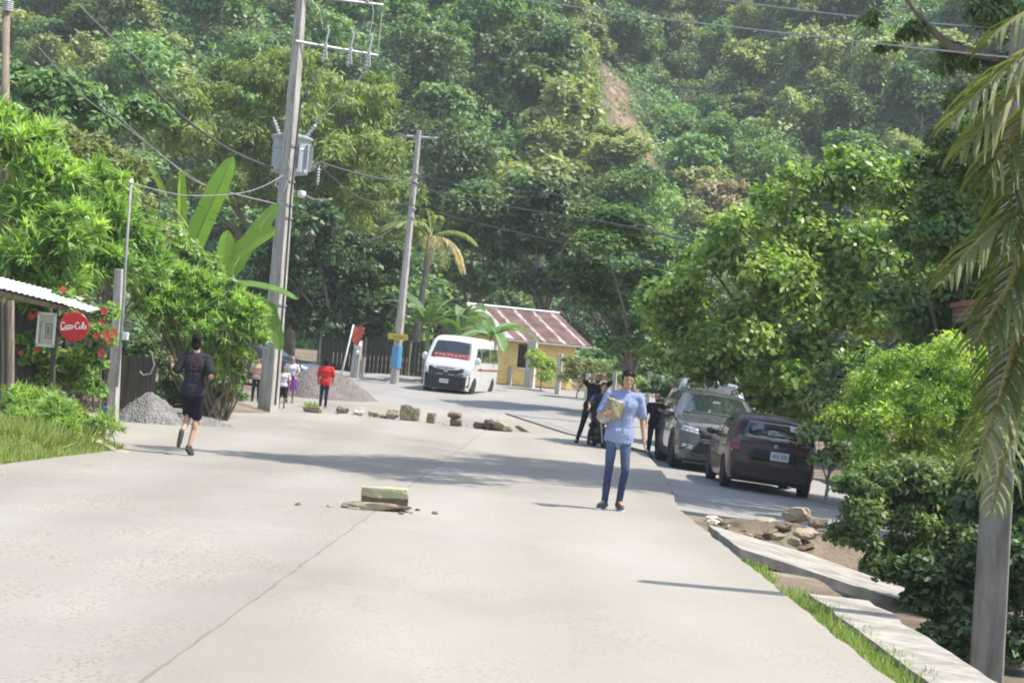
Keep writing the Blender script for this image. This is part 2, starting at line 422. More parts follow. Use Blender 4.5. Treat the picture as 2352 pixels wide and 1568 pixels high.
LF = dict(
  hill_dark=leafmat('leaf_dark', [(.026, .050, .020), (.048, .085, .032), (.08, .125, .045)], .25, gain=1.3, rnd=.3),
  hill_mid=leafmat('leaf_mid', [(.040, .075, .026), (.070, .12, .040), (.112, .165, .055)], .3, gain=1.3, rnd=.3),
  hill_pale=leafmat('leaf_pale', [(.07, .09, .038), (.12, .145, .055), (.18, .195, .08)], .3, gain=1.3, rnd=.25),
  hill_dry=leafmat('leaf_dry', [(.11, .10, .055), (.17, .14, .075), (.24, .19, .11)], .25, gain=1.3, rnd=.2),
  bright=leafmat('leaf_bright', [(.065, .112, .036), (.125, .19, .055), (.23, .29, .10)], .42, gain=1.15, rnd=.1),
  broad=leafmat('leaf_broad', [(.040, .078, .022), (.085, .145, .036), (.19, .25, .07)], .36, rough=.4, gain=1.3, rnd=.1),
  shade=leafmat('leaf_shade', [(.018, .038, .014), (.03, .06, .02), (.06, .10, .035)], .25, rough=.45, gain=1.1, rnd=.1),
  yellow=leafmat('leaf_yellow', [(.04, .075, .02), (.10, .155, .032), (.24, .28, .07)], .42, gain=1.45, rnd=.1),
  bamboo=leafmat('leaf_bamboo', [(.045, .075, .022), (.08, .12, .032), (.13, .175, .048)], .3, gain=1.3, rnd=.12),
  banana=leafmat('banana_leaf', [(.07, .15, .025), (.11, .22, .03), (.17, .29, .05)], .5, tcol=(1.7, 1.6, .3), rough=.35, gain=0.8, rnd=.12),
  palm=leafmat('palm_leaf', [(.06, .10, .038), (.12, .16, .055), (.26, .26, .13)], .3, gain=0.75, rnd=.1),
  palm_dry=leafmat('dry_palm_leaf', [(.20, .17, .09), (.30, .25, .12), (.40, .33, .16)], .3, gain=0.7, rnd=.1),
  grass=leafmat('grass_blade', [(.075, .12, .03), (.14, .185, .05), (.25, .26, .10)], .35, rnd=.1),
)
# ------------------------------------------------------------------ trees on the hillside
def tree_root(name, loc, label, cat='tree', group=None, rz=0): return empty(name, loc, (0, 0, rz), label, cat, group)
protos = []
for v in range(9):
    random.seed(100+v)
    h = random.uniform(3.6, 5.2); nl = random.randint(6, 9); rr = random.uniform(1.9, 2.5)
    if v % 3 == 2: h *= .8
    lobes = [(random.uniform(-.6, .6)*rr, random.uniform(-.6, .6)*rr, h*random.uniform(.45, 1.0), random.uniform(.5, .8)*rr) for _ in range(nl)]
    me = crown('crown', lobes, 3200, random.choice([.30, .36, .42]), .6, up=.7, sub=7, flat=random.uniform(.6, .95), droop=.5 if v % 2 else 0)
    tb = MB(); pts = trunk(tb, (0, 0, -1.2), (0, 0, h*.75), .16, .06)
    for l in lobes[:5]: trunk(tb, (0, 0, h*random.uniform(.2, .4)), l[:3], .07, .025, k=5, n=5)
    tm = bpy.data.meshes.new('trunk'); tm.from_pydata(tb.v, [], tb.f); tm.materials.append(M['bark_pale'] if v % 3 == 1 else M['bark'])
    protos.append((me, tm, h))
crowns = {}
def crown_in(v, kind):
    if (v, kind) not in crowns:
        m = protos[v][0].copy(); m.materials.clear(); m.materials.append(LF[kind]); crowns[v, kind] = m
    return crowns[v, kind]
def proj(p):
    d = Vector(p)-Vector((0, 0, EYE)); w = d.dot(CF); return 1176+FPX*d.dot(CR)/w, 784-FPX*d.dot(CU)/w
random.seed(21)
KW = dict(hill_dark='dark green', hill_mid='mid green', hill_pale='pale olive', hill_dry='brownish dry')
SHP = ['rounded', 'drooping', 'spreading']
spots = []
y = 101.0; row = 0
while y < 226:
    sp = 5.4+.012*(y-100); x = -62+(row % 2)*sp*.5
    while x < 72:
        X, Y = x+random.uniform(-.32, .32)*sp, y+random.uniform(-.3, .3)*sp
        x += sp
        if Y < 101: continue
        z = hill_z(X, Y); px, py = proj((X, Y, z+3))
        if not (-110 < px < 2470 and -160 < py < 760): continue
        if abs(X-scx(Y)) < (4.2 if Y < ST.y+4 else 0) and Y > SB.y-16: continue
        spots.append((X, Y, z, px, py))
    y += sp*.82; row += 1
# nearest rows show the largest; past 300 the rest belongs to the undergrowth
spots.sort(key=lambda s: s[1]); 
mass_far = spots[300:]; spots = spots[:300]
print('hill trees', len(spots), 'rest', len(mass_far))
for X, Y, z, px, py in spots:
    v = random.randrange(9)
    u = noise.noise(Vector((X*.06, Y*.06, 5)))+random.uniform(-.4, .4)
    kind = 'hill_dark' if u < -.12 else 'hill_mid' if u < .26 else 'hill_pale'
    if (SCX-10 < X < SCX+24 and 124 < Y < 186) and random.random() < .32: kind = random.choice(['hill_pale', 'hill_pale', 'hill_dry', 'hill_pale'])
    s = random.uniform(.72, 1.3)
    side = ('far left' if px < 400 else 'behind the transformer pole' if px < 760 else 'left of second power pole' if px < 960 else 'right of second power pole' if px < 1180 else 'left of bare scar' if px < 1340
            else 'around bare scar' if px < 1520 else 'right of bare scar' if px < 1950 else 'behind right palm')
    lev = 'hill foot' if Y < 118 else 'lower slope' if Y < 135 else 'middle slope' if Y < 155 else 'upper slope'
    size = 'big' if s > 1.12 else 'small' if s < .9 else 'medium'
    lab = f'{size} {KW[kind]} {SHP[v % 3]} tree on {lev}, {side}'
    t = tree_root('hillside_tree', (X, Y, z-.2), lab, 'tree', lab.replace(' tree on', ' trees on'), random.uniform(0, 6.28))
    t.scale = (s, s*random.uniform(.85, 1.15), s*random.uniform(.8, 1.15))
    for nm, me in (('crown', crown_in(v, kind)), ('trunk', protos[v][1])):
        o = bpy.data.objects.new(nm, me); C.objects.link(o); o.parent = t
# low growth that covers the soil between them, and the wood above
n = 330000
Xs = rng.uniform(-62, 72, n); Ys = 100+126*rng.random(n)**1.15
keep = np.array([(scar(x, yy) < .25 or random.random() < .07) for x, yy in zip(Xs, Ys)])
Xs, Ys = Xs[keep], Ys[keep]; n = len(Xs)
lum = np.array([noise.noise(Vector((x*.33, yy*.33, 1)))+.6*noise.noise(Vector((x*.8, yy*.8, 9))) for x, yy in zip(Xs, Ys)])
inscar = np.array([abs(x-scx(yy)) < 3.0 and SB.y-14 < yy < ST.y+2 for x, yy in zip(Xs, Ys)])
hgt = np.clip(.9+lum*2.6, .05, 3.2)*np.where(inscar, .25, 1)
Zs = np.array([hill_z(x, yy) for x, yy in zip(Xs, Ys)]) + hgt*rng.uniform(.5, 1, n)
P = np.stack([Xs, Ys, Zs], 1)
me = leaf_mesh('undergrowth', P, np.array([0, -.5, .8])+rng.normal(size=(n, 3))*.6, rng.uniform(.25, .6, n), .6, None, 0, np.clip(.4+lum*.5+rng.normal(size=n)*.2, 0, 1))
me.materials.append(LF['hill_mid']); tag(link('undergrowth', me, None), 'green undergrowth covering the hillside between the trees', 'undergrowth', kind='stuff')
lob = []
for X, Y, z, px, py in mass_far: lob += [(X, Y, z+1.5, 2.6), (X+random.uniform(-2, 2), Y+1, z+3.3, 2.3)]
if lob:
    me = crown('wood', lob, 90000, .5, .6, up=.7, sub=6); me.materials.append(LF['hill_mid'])
    tag(link('far_wood', me, None), 'farthest trees that merge into one wood on the upper hill', 'wood', kind='stuff')

# ------------------------------------------------------------------ trees and shrubs by the road
def L(px, py, r, Y, dy=0, rz=None):
    p = U(px, py, Y+dy); k = r/S(Y); return (p.x, p.y, p.z, k) + ((rz/S(Y),) if rz else ())
def big_tree(name, base, lobes, kind, n, size, label, cat='tree', group=None, tr=.2, bark='bark', limbs=8, asp=.5, **kw):
    base = Vector(base); root = tree_root(name, base, label, cat, group)
    lob = [(l[0]-base.x, l[1]-base.y, l[2]-base.z)+tuple(l[3:]) for l in lobes]
    me = crown('crown', lob, n, size, asp, **kw); link('crown', me, LF[kind], root)
    tb = MB(); cx = np.mean([l[:3] for l in lob], 0); top = Vector((cx[0]*.6, cx[1]*.6, max(.3, cx[2]*.55)))
    trunk(tb, (0, 0, -.3), top, tr, tr*.6)
    for l in random.sample(lob, min(limbs, len(lob))):
        p = Vector((0, 0, 0)).lerp(top, random.uniform(.5, 1)); trunk(tb, p, l[:3], tr*.45, tr*.1, k=6, n=6)
    tb.build('trunk', M[bark], root, smooth=True); return root
random.seed(5)
def ring(px, py, rx, ry, Y, n, r, dy=1.2):
    return [L(px+rx*random.uniform(-1, 1)*.8, py+ry*random.uniform(-1, 1)*.8, r*random.uniform(.7, 1.15), Y, random.uniform(-dy, dy)) for _ in range(n)]
# bright broad-leaved tree over the parked cars
bl = [(1960, 430, 92), (1880, 455, 80), (2040, 430, 80), (1935, 375, 42), (1790, 500, 95), (2060, 520, 100), (1700, 545, 80), (1660, 640, 110), (1570, 720, 100), (1525, 690, 60),
      (1590, 800, 90), (1740, 680, 130), (1870, 600, 130), (1980, 620, 130), (1830, 740, 140), (1960, 760, 140), (1710, 800, 110), (1650, 860, 70), (1800, 840, 90), (2090, 640, 100), (2080, 770, 110), (1900, 850, 90), (1510, 770, 50), (1560, 850, 60), (1620, 880, 55), (1720, 870, 60), (1810, 890, 55), (1870, 900, 60), (1960, 850, 80), (1500, 830, 40), (2130, 470, 80), (2170, 560, 80), (2150, 700, 90), (2190, 650, 70), (2180, 800, 90), (1620, 600, 60), (1830, 420, 45), (2090, 410, 50)]
big_tree('broadleaf_tree', (6.6, 44.5, gz(6.6, 44.5)), [L(a, b, c, 42.5, random.uniform(-1.3, 1.0)+(c < 60)*-.5) for a, b, c in bl], 'broad', 44000, .18,
         'large sunlit broadleaf tree with big bright green leaves arching over the parked cars', tr=.22, asp=.62, droop=.5, fold=.05, under=.2)
# layered dark tree in front of the house
ll = []
for k in range(26):
    t = random.random(); yy = 505+330*t; wd = 60+140*math.sin(math.pi*min(.15+t*.85, 1))**.7
    p = L(1450+random.uniform(-1, 1)*wd*.75, yy, 62, 60, random.uniform(-1.8, 1.8)); ll.append((p[0], p[1], p[2], p[3], p[3]*.32))
b = G(1468, 905)
big_tree('layered_tree', (U(1468, 880, 60).x, 60, gz(4.6, 60)), ll, 'hill_mid', 20000, .24, 'dark green tree with flat feathery layers of foliage beside the yellow house', tr=.2, asp=.4, up=1.1, jit=.4, under=.1)
# big drooping mass behind the transformer pole
fl = []
for a, b_, c in [(420, 330, 90), (470, 250, 90), (560, 210, 100), (650, 200, 95), (740, 230, 100), (820, 270, 90), (860, 360, 90), (800, 400, 110), (700, 340, 120), (590, 330, 120), (500, 360, 110), (880, 470, 90), (780, 500, 110),
                  (660, 450, 110), (920, 560, 70), (540, 450, 90), (450, 440, 70), (860, 220, 60), (400, 250, 60), (700, 160, 60)]:
    fl.append(L(a, b_, c, 82, random.uniform(-2, 2)))
big_tree('feathery_tree', (U(660, 800, 82).x, 82, gz(-10, 82)), fl, 'bamboo', 40000, .42, 'huge feathery green tree with drooping foliage behind the transformer pole', tr=.4, asp=.22, droop=.8, up=.3, flat=.9, sub=12, sr=(.25, .42))
dl = [(700, 520, 80), (790, 590, 80), (860, 640, 70), (700, 640, 90), (800, 700, 80), (900, 720, 60), (690, 740, 70), (760, 770, 60), (850, 770, 50), (630, 600, 80), (600, 700, 70), (900, 610, 60)]
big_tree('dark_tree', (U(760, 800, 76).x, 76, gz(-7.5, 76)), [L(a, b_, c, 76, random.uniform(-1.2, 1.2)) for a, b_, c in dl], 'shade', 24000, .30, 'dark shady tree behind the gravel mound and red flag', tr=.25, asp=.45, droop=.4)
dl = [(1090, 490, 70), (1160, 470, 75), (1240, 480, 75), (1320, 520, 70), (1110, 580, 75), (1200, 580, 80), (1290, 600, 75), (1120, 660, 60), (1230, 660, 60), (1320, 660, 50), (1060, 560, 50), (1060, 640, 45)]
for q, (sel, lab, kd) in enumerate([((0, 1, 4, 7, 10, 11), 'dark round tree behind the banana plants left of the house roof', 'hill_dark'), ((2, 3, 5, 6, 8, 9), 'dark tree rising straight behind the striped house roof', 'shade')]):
    lb = [L(*dl[i], 88, random.uniform(-1.5, 1.5)) for i in sel]
    big_tree('round_tree', (np.mean([l[0] for l in lb]), 88, gz(0, 88)), lb, kd, 15000, .34, lab, tr=.25, asp=.5, group='dark trees behind the house')
# left: rosette shrubs with long narrow leaves
def rosette_crown(tips, nl, ln, wd, droop=.35, up=.5):
    V, Fq, T = [], [], []
    for tp, dr in tips:
        c = random.random()
        for k in range(nl):
            d = Vector((random.gauss(0, 1), random.gauss(0, 1), random.gauss(0, .7)))+Vector(dr)*1.1+Vector((0, 0, up)); d.normalize()
            l = ln*random.uniform(.6, 1.15); w = wd*random.uniform(.7, 1.2); p = Vector(tp); s = d.cross(Vector((random.gauss(0, .3), random.gauss(0, .3), 1))).normalized()
            pts = []
            for q, (ww) in enumerate((.25, 1, .8, .08)):
                pts.append((p-s*w*ww*.5, p+s*w*ww*.5)); p = p+d*l/3; d = (d+Vector((0, 0, -droop*(q+1)*.5))).normalized()
            for a, b2 in zip(pts, pts[1:]):
                i = len(V); V += [a[0], a[1], b2[1], b2[0]]; Fq.append((i, i+1, i+2, i+3)); T.append(min(1, max(0, .5*c+.5*random.random())))
    return faces_mesh('crown', np.array([tuple(v) for v in V]), np.array(Fq), T)
def rosette_shrub(name, base, lobes, ntips, kind, label, nl=14, ln=.55, wd=.07, cat='shrub', group=None, core=None, **kw):
    base = Vector(base); root = tree_root(name, base, label, cat, group); tips = []
    w = [l[3]**2 for l in lobes]
    tb = MB()
    for k in range(ntips):
        l = random.choices(lobes, w)[0]; d = Vector((random.gauss(0, 1), random.gauss(0, 1)-.5, random.gauss(.35, .8))).normalized()
        p = Vector(l[:3])+d*l[3]*random.uniform(.45, 1)-base
        tips.append((p, d))
        if k % 13 == 0: trunk(tb, Vector((random.uniform(-.3, .3), random.uniform(-.3, .3), -.2)), p, .03, .012, k=5, n=5)
    link('crown', rosette_crown(tips, nl, ln, wd, **kw), LF[kind], root)
    if core:
        lob = [(l[0]-base.x, l[1]-base.y+.3, l[2]-base.z, l[3]*.95) for l in lobes]
        link('inner_foliage', crown('inner', lob, core, .26, .3, droop=.5), LF['broad'], root)
    tb.build('stem', M['bark'], root); return root
random.seed(11)
rosette_shrub('rosette_shrub', (U(60, 760, 34).x, 34.5, .3), [L(40, 360, 80, 34), L(120, 430, 80, 34), L(60, 500, 90, 34), L(160, 560, 90, 33), L(60, 600, 90, 33), L(10, 280, 55, 34.5), L(30, 680, 80, 33), L(100, 330, 50, 34.5), L(120, 660, 70, 33)], 230, 'bright',
              'tall bright green shrub of long narrow leaves behind the shop roof', nl=17, ln=.46, wd=.05, core=9000)
rosette_shrub('rosette_shrub', (U(225, 760, 36).x, 36, .2), [L(215, 440, 80, 36), L(250, 520, 80, 35.5), L(200, 620, 80, 35), L(260, 620, 70, 35), L(150, 660, 60, 34), L(300, 560, 60, 36), L(330, 620, 60, 36)], 200, 'broad',
              'mid green leafy shrub between the shop and the concrete post', nl=17, ln=.36, wd=.042, core=9000)
big_tree('flowering_tree', (U(270, 700, 40).x, 40, .2), [L(270, 400, 70, 40), L(200, 350, 60, 40), L(300, 480, 60, 40), L(140, 330, 50, 40), L(330, 560, 60, 39)], 'hill_pale', 6500, .17, 'pale tree with reddish dry flower heads behind the left shrubs', tr=.1, asp=.35)
big_tree('hillfoot_tree', (U(90, 700, 60).x, 60, .8), [L(90, 230, 90, 60), L(190, 280, 90, 60), L(60, 320, 80, 60), L(260, 310, 80, 61), L(330, 270, 60, 61), L(30, 210, 70, 60)], 'hill_mid', 11000, .3, 'rounded green tree rising over the shop shrubs at the left edge', tr=.25, asp=.5)
# hedge over the gate
random.seed(13)
hl = [(360, 720, 55), (400, 690, 60), (460, 680, 55), (520, 690, 55), (565, 720, 48), (440, 740, 62), (520, 760, 62), (575, 780, 42), (380, 740, 52), (350, 690, 48), (480, 820, 60), (535, 820, 48), (340, 650, 42), (520, 860, 38), (420, 640, 36)]
rosette_shrub('hedge_shrub', (U(480, 930, 37).x, 37.6, 0), [L(a, b_, c, 37.3, random.uniform(-.2, .5)) for a, b_, c in hl], 420, 'bright', 'bright yellowish green shrub spilling over the plank gate behind the runner', nl=17, ln=.25, wd=.036, core=9000)
gl = [(350, 560, 70), (400, 600, 60), (340, 630, 50), (460, 620, 50), (320, 520, 45)]
big_tree('leafy_shrub', (U(380, 900, 40).x, 40.5, 0), [L(a, b_, c, 40.3, random.uniform(-.4, .4)) for a, b_, c in gl], 'broad', 7000, .17, 'mid green leafy shrub behind the banana leaves', 'shrub', tr=.06, asp=.4)
dk = [(430, 860, 50), (370, 850, 50), (480, 880, 50), (520, 890, 40), (330, 800, 40), (450, 910, 40), (500, 915, 34), (540, 915, 26), (400, 900, 40)]
big_tree('dark_shrub', (U(430, 930, 38).x, 39.4, 0), [L(a, b_, c, 39.2, random.uniform(0, .5)) for a, b_, c in dk], 'hill_dark', 9000, .13, 'dark shaded shrub beneath the bright hedge', 'shrub', tr=.05, asp=.4)
# right-hand side
rb = [(2040, 900, 90), (2120, 860, 90), (2200, 840, 80), (2000, 960, 80), (2090, 960, 90), (2180, 940, 90), (2260, 900, 90), (2060, 1020, 90), (1960, 1020, 60), (1940, 970, 55), (2150, 1020, 100), (2240, 1000, 100), (2320, 960, 90), (2300, 860, 70), (2010, 1060, 60), (2120, 1080, 90)]
big_tree('sunlit_shrub', (U(2100, 1090, 25).x, 26, gz(6.5, 26)), [L(a, b_, c, 25.5, random.uniform(-.5, .5)) for a, b_, c in rb], 'yellow', 34000, .085, 'yellowish green sunlit shrub right of the dark hatchback', 'shrub', tr=.06, asp=.36, bark='bark_pale', sub=16, sr=(.22, .5), jit=.9, flat=1.0)
rb = [(2010, 1120, 80), (2090, 1130, 85), (2170, 1150, 85), (2060, 1200, 90), (1990, 1190, 80), (2150, 1240, 110), (2230, 1150, 100), (2080, 1290, 80), (2210, 1290, 90), (1960, 1250, 60), (2020, 1320, 50), (2300, 1200, 100), (1960, 1130, 50), (2120, 1340, 60)]
big_tree('glossy_shrub', (U(2090, 1330, 21.5).x, 22.3, -.9), [L(a, b_, c, 21.8, random.uniform(-.4, .4)) for a, b_, c in rb], 'hill_mid', 42000, .085, 'glossy dark leaved shrub behind the rubble and tilted slab', 'shrub', tr=.05, asp=.5, fold=.08, sub=16, sr=(.22, .5), jit=.8)
rb = [(2130, 1330, 70), (2060, 1330, 50), (2200, 1370, 80), (2290, 1300, 80), (2340, 1400, 90), (2250, 1450, 70), (2330, 1500, 80), (2190, 1440, 50), (2380, 1280, 90), (2310, 1190, 100), (2330, 1060, 100), (2120, 1390, 50), (2160, 1470, 50), (2340, 1330, 100), (2210, 1500, 50)]
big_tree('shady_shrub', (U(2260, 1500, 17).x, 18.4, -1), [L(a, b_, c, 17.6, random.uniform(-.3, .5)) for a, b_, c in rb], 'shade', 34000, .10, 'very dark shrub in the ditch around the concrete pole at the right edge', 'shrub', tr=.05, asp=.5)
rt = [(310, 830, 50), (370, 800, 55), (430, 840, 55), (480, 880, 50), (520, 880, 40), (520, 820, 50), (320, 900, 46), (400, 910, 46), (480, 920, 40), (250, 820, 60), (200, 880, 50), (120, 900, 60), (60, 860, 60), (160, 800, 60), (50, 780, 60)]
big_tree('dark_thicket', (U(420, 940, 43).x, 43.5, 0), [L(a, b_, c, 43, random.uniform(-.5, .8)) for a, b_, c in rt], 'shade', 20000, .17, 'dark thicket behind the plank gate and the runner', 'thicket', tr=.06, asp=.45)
rt = [(2150, 600, 90), (2230, 560, 90), (2160, 480, 70), (2260, 680, 90), (2180, 720, 100), (2100, 770, 80), (2060, 700, 60), (2290, 480, 70), (2240, 790, 70), (2140, 830, 60), (1980, 880, 60), (1920, 890, 50), (2330, 600, 90), (1870, 920, 46), (2000, 960, 70), (2080, 930, 90), (2160, 920, 90), (2260, 880, 90), (2330, 780, 90), (2330, 900, 80), (1930, 1000, 50), (2150, 390, 75), (2240, 350, 85), (2310, 260, 80), (2200, 440, 80), (2090, 560, 60), (2310, 400, 80)]
big_tree('shady_tree', (U(2250, 1000, 32).x, 33, gz(8, 33)), [L(a, b_, c, 32.5, random.uniform(-.8, .8)) for a, b_, c in rt], 'hill_mid', 42000, .15, 'dense green tree standing behind the sunlit shrub at the right', tr=.15, asp=.5)
rt = [(1900, 960, 60), (1880, 1010, 46), (1930, 1060, 44), (1990, 900, 60), (1890, 1060, 30)]
big_tree('pale_shrub', (U(1910, 1090, 31).x, 31.5, gz(7.3, 31)), [L(a, b_, c, 31, random.uniform(-.3, .4)) for a, b_, c in rt], 'hill_pale', 5200, .13, 'loose pale leaved shrub just right of the hatchback bumper', 'shrub', tr=.04, asp=.5, bark='bark_pale')
rt = [(1500, 900, 40), (1560, 930, 50), (1640, 920, 50), (1730, 920, 60), (1800, 940, 60), (1880, 930, 70), (1960, 930, 70), (2050, 900, 80), (2130, 900, 80), (1760, 860, 60)]
big_tree('thicket', (U(1750, 1000, 52).x, 52, gz(9, 52)), [L(a, b_, c*.9, 51, random.uniform(-1, 1)) for a, b_, c in rt+[(1580+60*k, 880+12*(k % 3), 60) for k in range(11)]], 'shade', 26000, .2, 'dark thicket filling the space behind the pickup under the broadleaf tree', 'thicket', tr=.08, asp=.5)
rt = [(1745, 905, 44), (1790, 890, 50), (1830, 925, 50), (1870, 950, 50), (1905, 930, 46), (1850, 985, 40), (1890, 1000, 40), (1770, 940, 40)]
big_tree('roadside_bush', (U(1830, 1020, 42.8).x, 42.9, gz(7.6, 42.9)), [L(a, b_, c, 42.6, random.uniform(-.4, .4)) for a, b_, c in rt], 'broad', 9000, .15, 'green bush filling the gap under the broadleaf tree just behind the hatchback roof', 'bush', tr=.05, asp=.5)
rt = [(1480+62*k, 850+26*(k % 2)+8*k, 64) for k in range(13)]
big_tree('hedgerow', (U(1850, 960, 64).x, 64, gz(9, 64)), [L(a, b_, c, 64, random.uniform(-1, 1)) for a, b_, c in rt], 'hill_dark', 17000, .24, 'dark green hedgerow closing the view behind the broadleaf tree', 'hedge', tr=.08, asp=.5)
# tall tree whose limb hangs into the top right corner and whose crown shades the road
tr_ = tree_root('roadside_tree', (10.2, 28.3, gz(10.2, 28.3)), 'tall tree whose leafy limb hangs into the top right corner')
B0 = Vector((10.2, 28.3, gz(10.2, 28.3)))
tl = [Vector(p) for p in ((11.5, 29.5, 11.5), (9.6, 28.6, 12), (8.0, 28.4, 12), (6.4, 27.4, 12), (4.9, 26.6, 12.2), (3.4, 26.3, 12), (1.9, 26.2, 12), (12.6, 31.6, 10.5), (9.6, 30.8, 12), (.6, 26.3, 12.2), (7.2, 31.4, 11.5), (5.6, 24.9, 12))]
lob = [(*(p-B0), r) for p, r in zip(tl, (2.6, 2.5, 2.2, 2.0, 1.5, .9, .6, 2.6, 1.9, .5, 1.7, 1.3))]
hang_lob = []
for a, b_, c, Y in ((2290, 60, 95, 27), (2200, 150, 70, 27), (2330, 160, 90, 27), (2100, 80, 45, 27), (2220, 250, 80, 27), (2160, 330, 55, 27), (2290, 330, 80, 27), (2040, 120, 36, 27), (2000, 50, 34, 27), (2250, -20, 90, 27)):
    l = L(a, b_, c*.85, Y, random.uniform(-.3, .5)); hang_lob.append((l[0]-B0.x, l[1]-B0.y, l[2]-B0.z, l[3]))
link('hanging_foliage', crown('hanging_foliage', hang_lob, 9000, .15, .36, droop=.8, under=.4, sub=14, sr=(.22, .45)), LF['hill_dark'], tr_)
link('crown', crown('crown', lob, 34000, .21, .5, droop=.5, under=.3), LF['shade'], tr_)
tb = MB(); trunk(tb, (0, 0, -.4), (-.2, 0, 8.5), .3, .18)
for p in tl: trunk(tb, (-.1, 0, random.uniform(5, 8)), p-B0, .12, .03, k=6)
pl = [U(2420, 150, 27)-B0, U(2300, 135, 27)-B0, U(2185, 108, 27)-B0, U(2130, 60, 27)-B0, U(2075, -10, 27)-B0]
tb.tube([Vector((-.1, 0, 6.0))]+pl, [.12, .10, .085, .07, .05, .03], 7)
tb.build('trunk', M['bark'], tr_, smooth=True)

# ------------------------------------------------------------------ banana plants and palms
def banana_leaf(V, Fq, T, p0, d0, ln, wd, droop, roll=0, tint=.5, fold=.25, tear=.12):
    p, d = Vector(p0), Vector(d0).normalized(); n = 16; prev = None
    s = d.cross(Vector((0, 0, 1))); s = s.normalized() if s.length > .05 else Vector((1, 0, 0))
    s = Matrix.Rotation(roll, 3, d) @ s
    for k in range(n+1):
        t = k/n; w = wd*.5*min(1, (t/.12))**.7*(1-max(0, (t-.55)/.45)**2.2)**.5 if t < 1 else .0
        nn = s.cross(d)
        lft, rgt = p-s*w+nn*w*fold, p+s*w+nn*w*fold
        if prev:
            g = tear*random.random()
            for a, b in ((lft, prev[0]), (rgt, prev[2])):
                i = len(V); q = b.lerp(a, g if random.random() < .5 else 0)
                V += [prev[1], q, a, p]; Fq.append((i, i+1, i+2, i+3)); T.append(tint+random.uniform(-.12, .12))
        prev = (lft, p, rgt)
        p = p+d*ln/n; d = (d+Vector((0, 0, -droop/n))).normalized(); s = (s-d*s.dot(d)).normalized()
def banana_plant(base, leaves, label, stem_h, group=None, stem_r=.11, kind='banana'):
    base = Vector(base); root = tree_root('banana_plant', base, label, 'banana plant', group)
    for p0, d, ln, wd, dr, rl, ti in leaves:
        V, Fq, T = [], [], []; p0 = Vector(p0)-base; d = Vector(d).normalized()
        banana_leaf(V, Fq, T, p0, d, ln, wd, dr, rl, ti)
        lf = link('leaf', faces_mesh('leaf', np.array([tuple(v) for v in V]), np.array(Fq), np.clip(T, 0, 1)), LF[kind], root)
        top = Vector((0, 0, stem_h)); mb = MB(); mid = top.lerp(p0, .5)+Vector((0, 0, .15)); pts = [top, mid, p0]; q, dd = p0.copy(), d.copy()
        for k in range(8): q = q+dd*ln/9; dd = (dd+Vector((0, 0, -dr/9))).normalized(); pts.append(q.copy())
        mb.tube(pts, [.035]*3+[.022-.0022*k for k in range(8)], 6); mb.build('midrib', M['midrib'], lf)
    mb = MB(); mb.tube([(0, 0, -.3), (.03, 0, stem_h*.5), (0, 0, stem_h)], [stem_r*1.2, stem_r, stem_r*.5], 10); mb.build('stem', M['midrib'], root, smooth=True); return root
M['midrib'] = mat('banana_midrib', (.30, .36, .12), .5, var=.2)
Yb = 41.5
def dirpx(a, b, Y, dy=0): return U(b[0], b[1], Y+dy)-U(a[0], a[1], Y)
def lf(a, b, Y, w, dr, rl, ti, dy=0):
    d = dirpx(a, b, Y, dy); return (U(a[0], a[1], Y), d+Vector((0, 0, dr*d.length*.42)), d.length*1.06, w, dr, rl, ti)
random.seed(3)
banana_plant((U(505, 930, Yb).x, Yb, 0), [lf((425, 610), (530, 372), Yb, .56, .15, 1.35, .75), lf((520, 640), (632, 475), Yb, .40, .3, 1.1, .05, .6), lf((512, 650), (522, 535), 41, .40, .02, .2, 1.0),
              lf((535, 590), (628, 527), 41, .42, .5, 1.2, .7), lf((530, 655), (676, 684), 40.6, .42, .55, .35, .25), lf((612, 690), (642, 800), 40.6, .34, .2, 1.1, .0), lf((418, 580), (416, 395), Yb+.5, .26, .03, 1.2, .8),
              lf((380, 450), (342, 372), Yb+.6, .16, .1, 1.3, .7)], 'tall banana plant with backlit upright leaves left of the transformer pole', 2.6)
random.seed(9)
for q, (px, py, Y, h, lab) in enumerate([(985, 880, 70.5, 2.0, 'banana plant just left of the white van'), (1062, 860, 72, 2.4, 'banana plant rising behind the van roof'), (1128, 860, 70, 1.7, 'broad low banana plant hiding the left end of the house roof')]):
    top = U(px, [745, 728, 775][q], Y); lv = []
    for k in range(11):
        a = k/11*6.28+random.uniform(-.3, .3); e = random.uniform(.25, 1.1)
        lv.append((top+Vector((math.cos(a), math.sin(a), .3))*.12, (math.cos(a)*math.cos(e), math.sin(a)*math.cos(e), math.sin(e)), random.uniform(1.5, 2.2), .42, random.uniform(.9, 2.2), random.uniform(-.4, .4), random.choice([0, 0, .1, .3])))
    z = gz(top.x, Y); banana_plant((top.x, Y, z), lv, lab, top.z-z, 'banana plants by the house', .1, 'hill_mid')
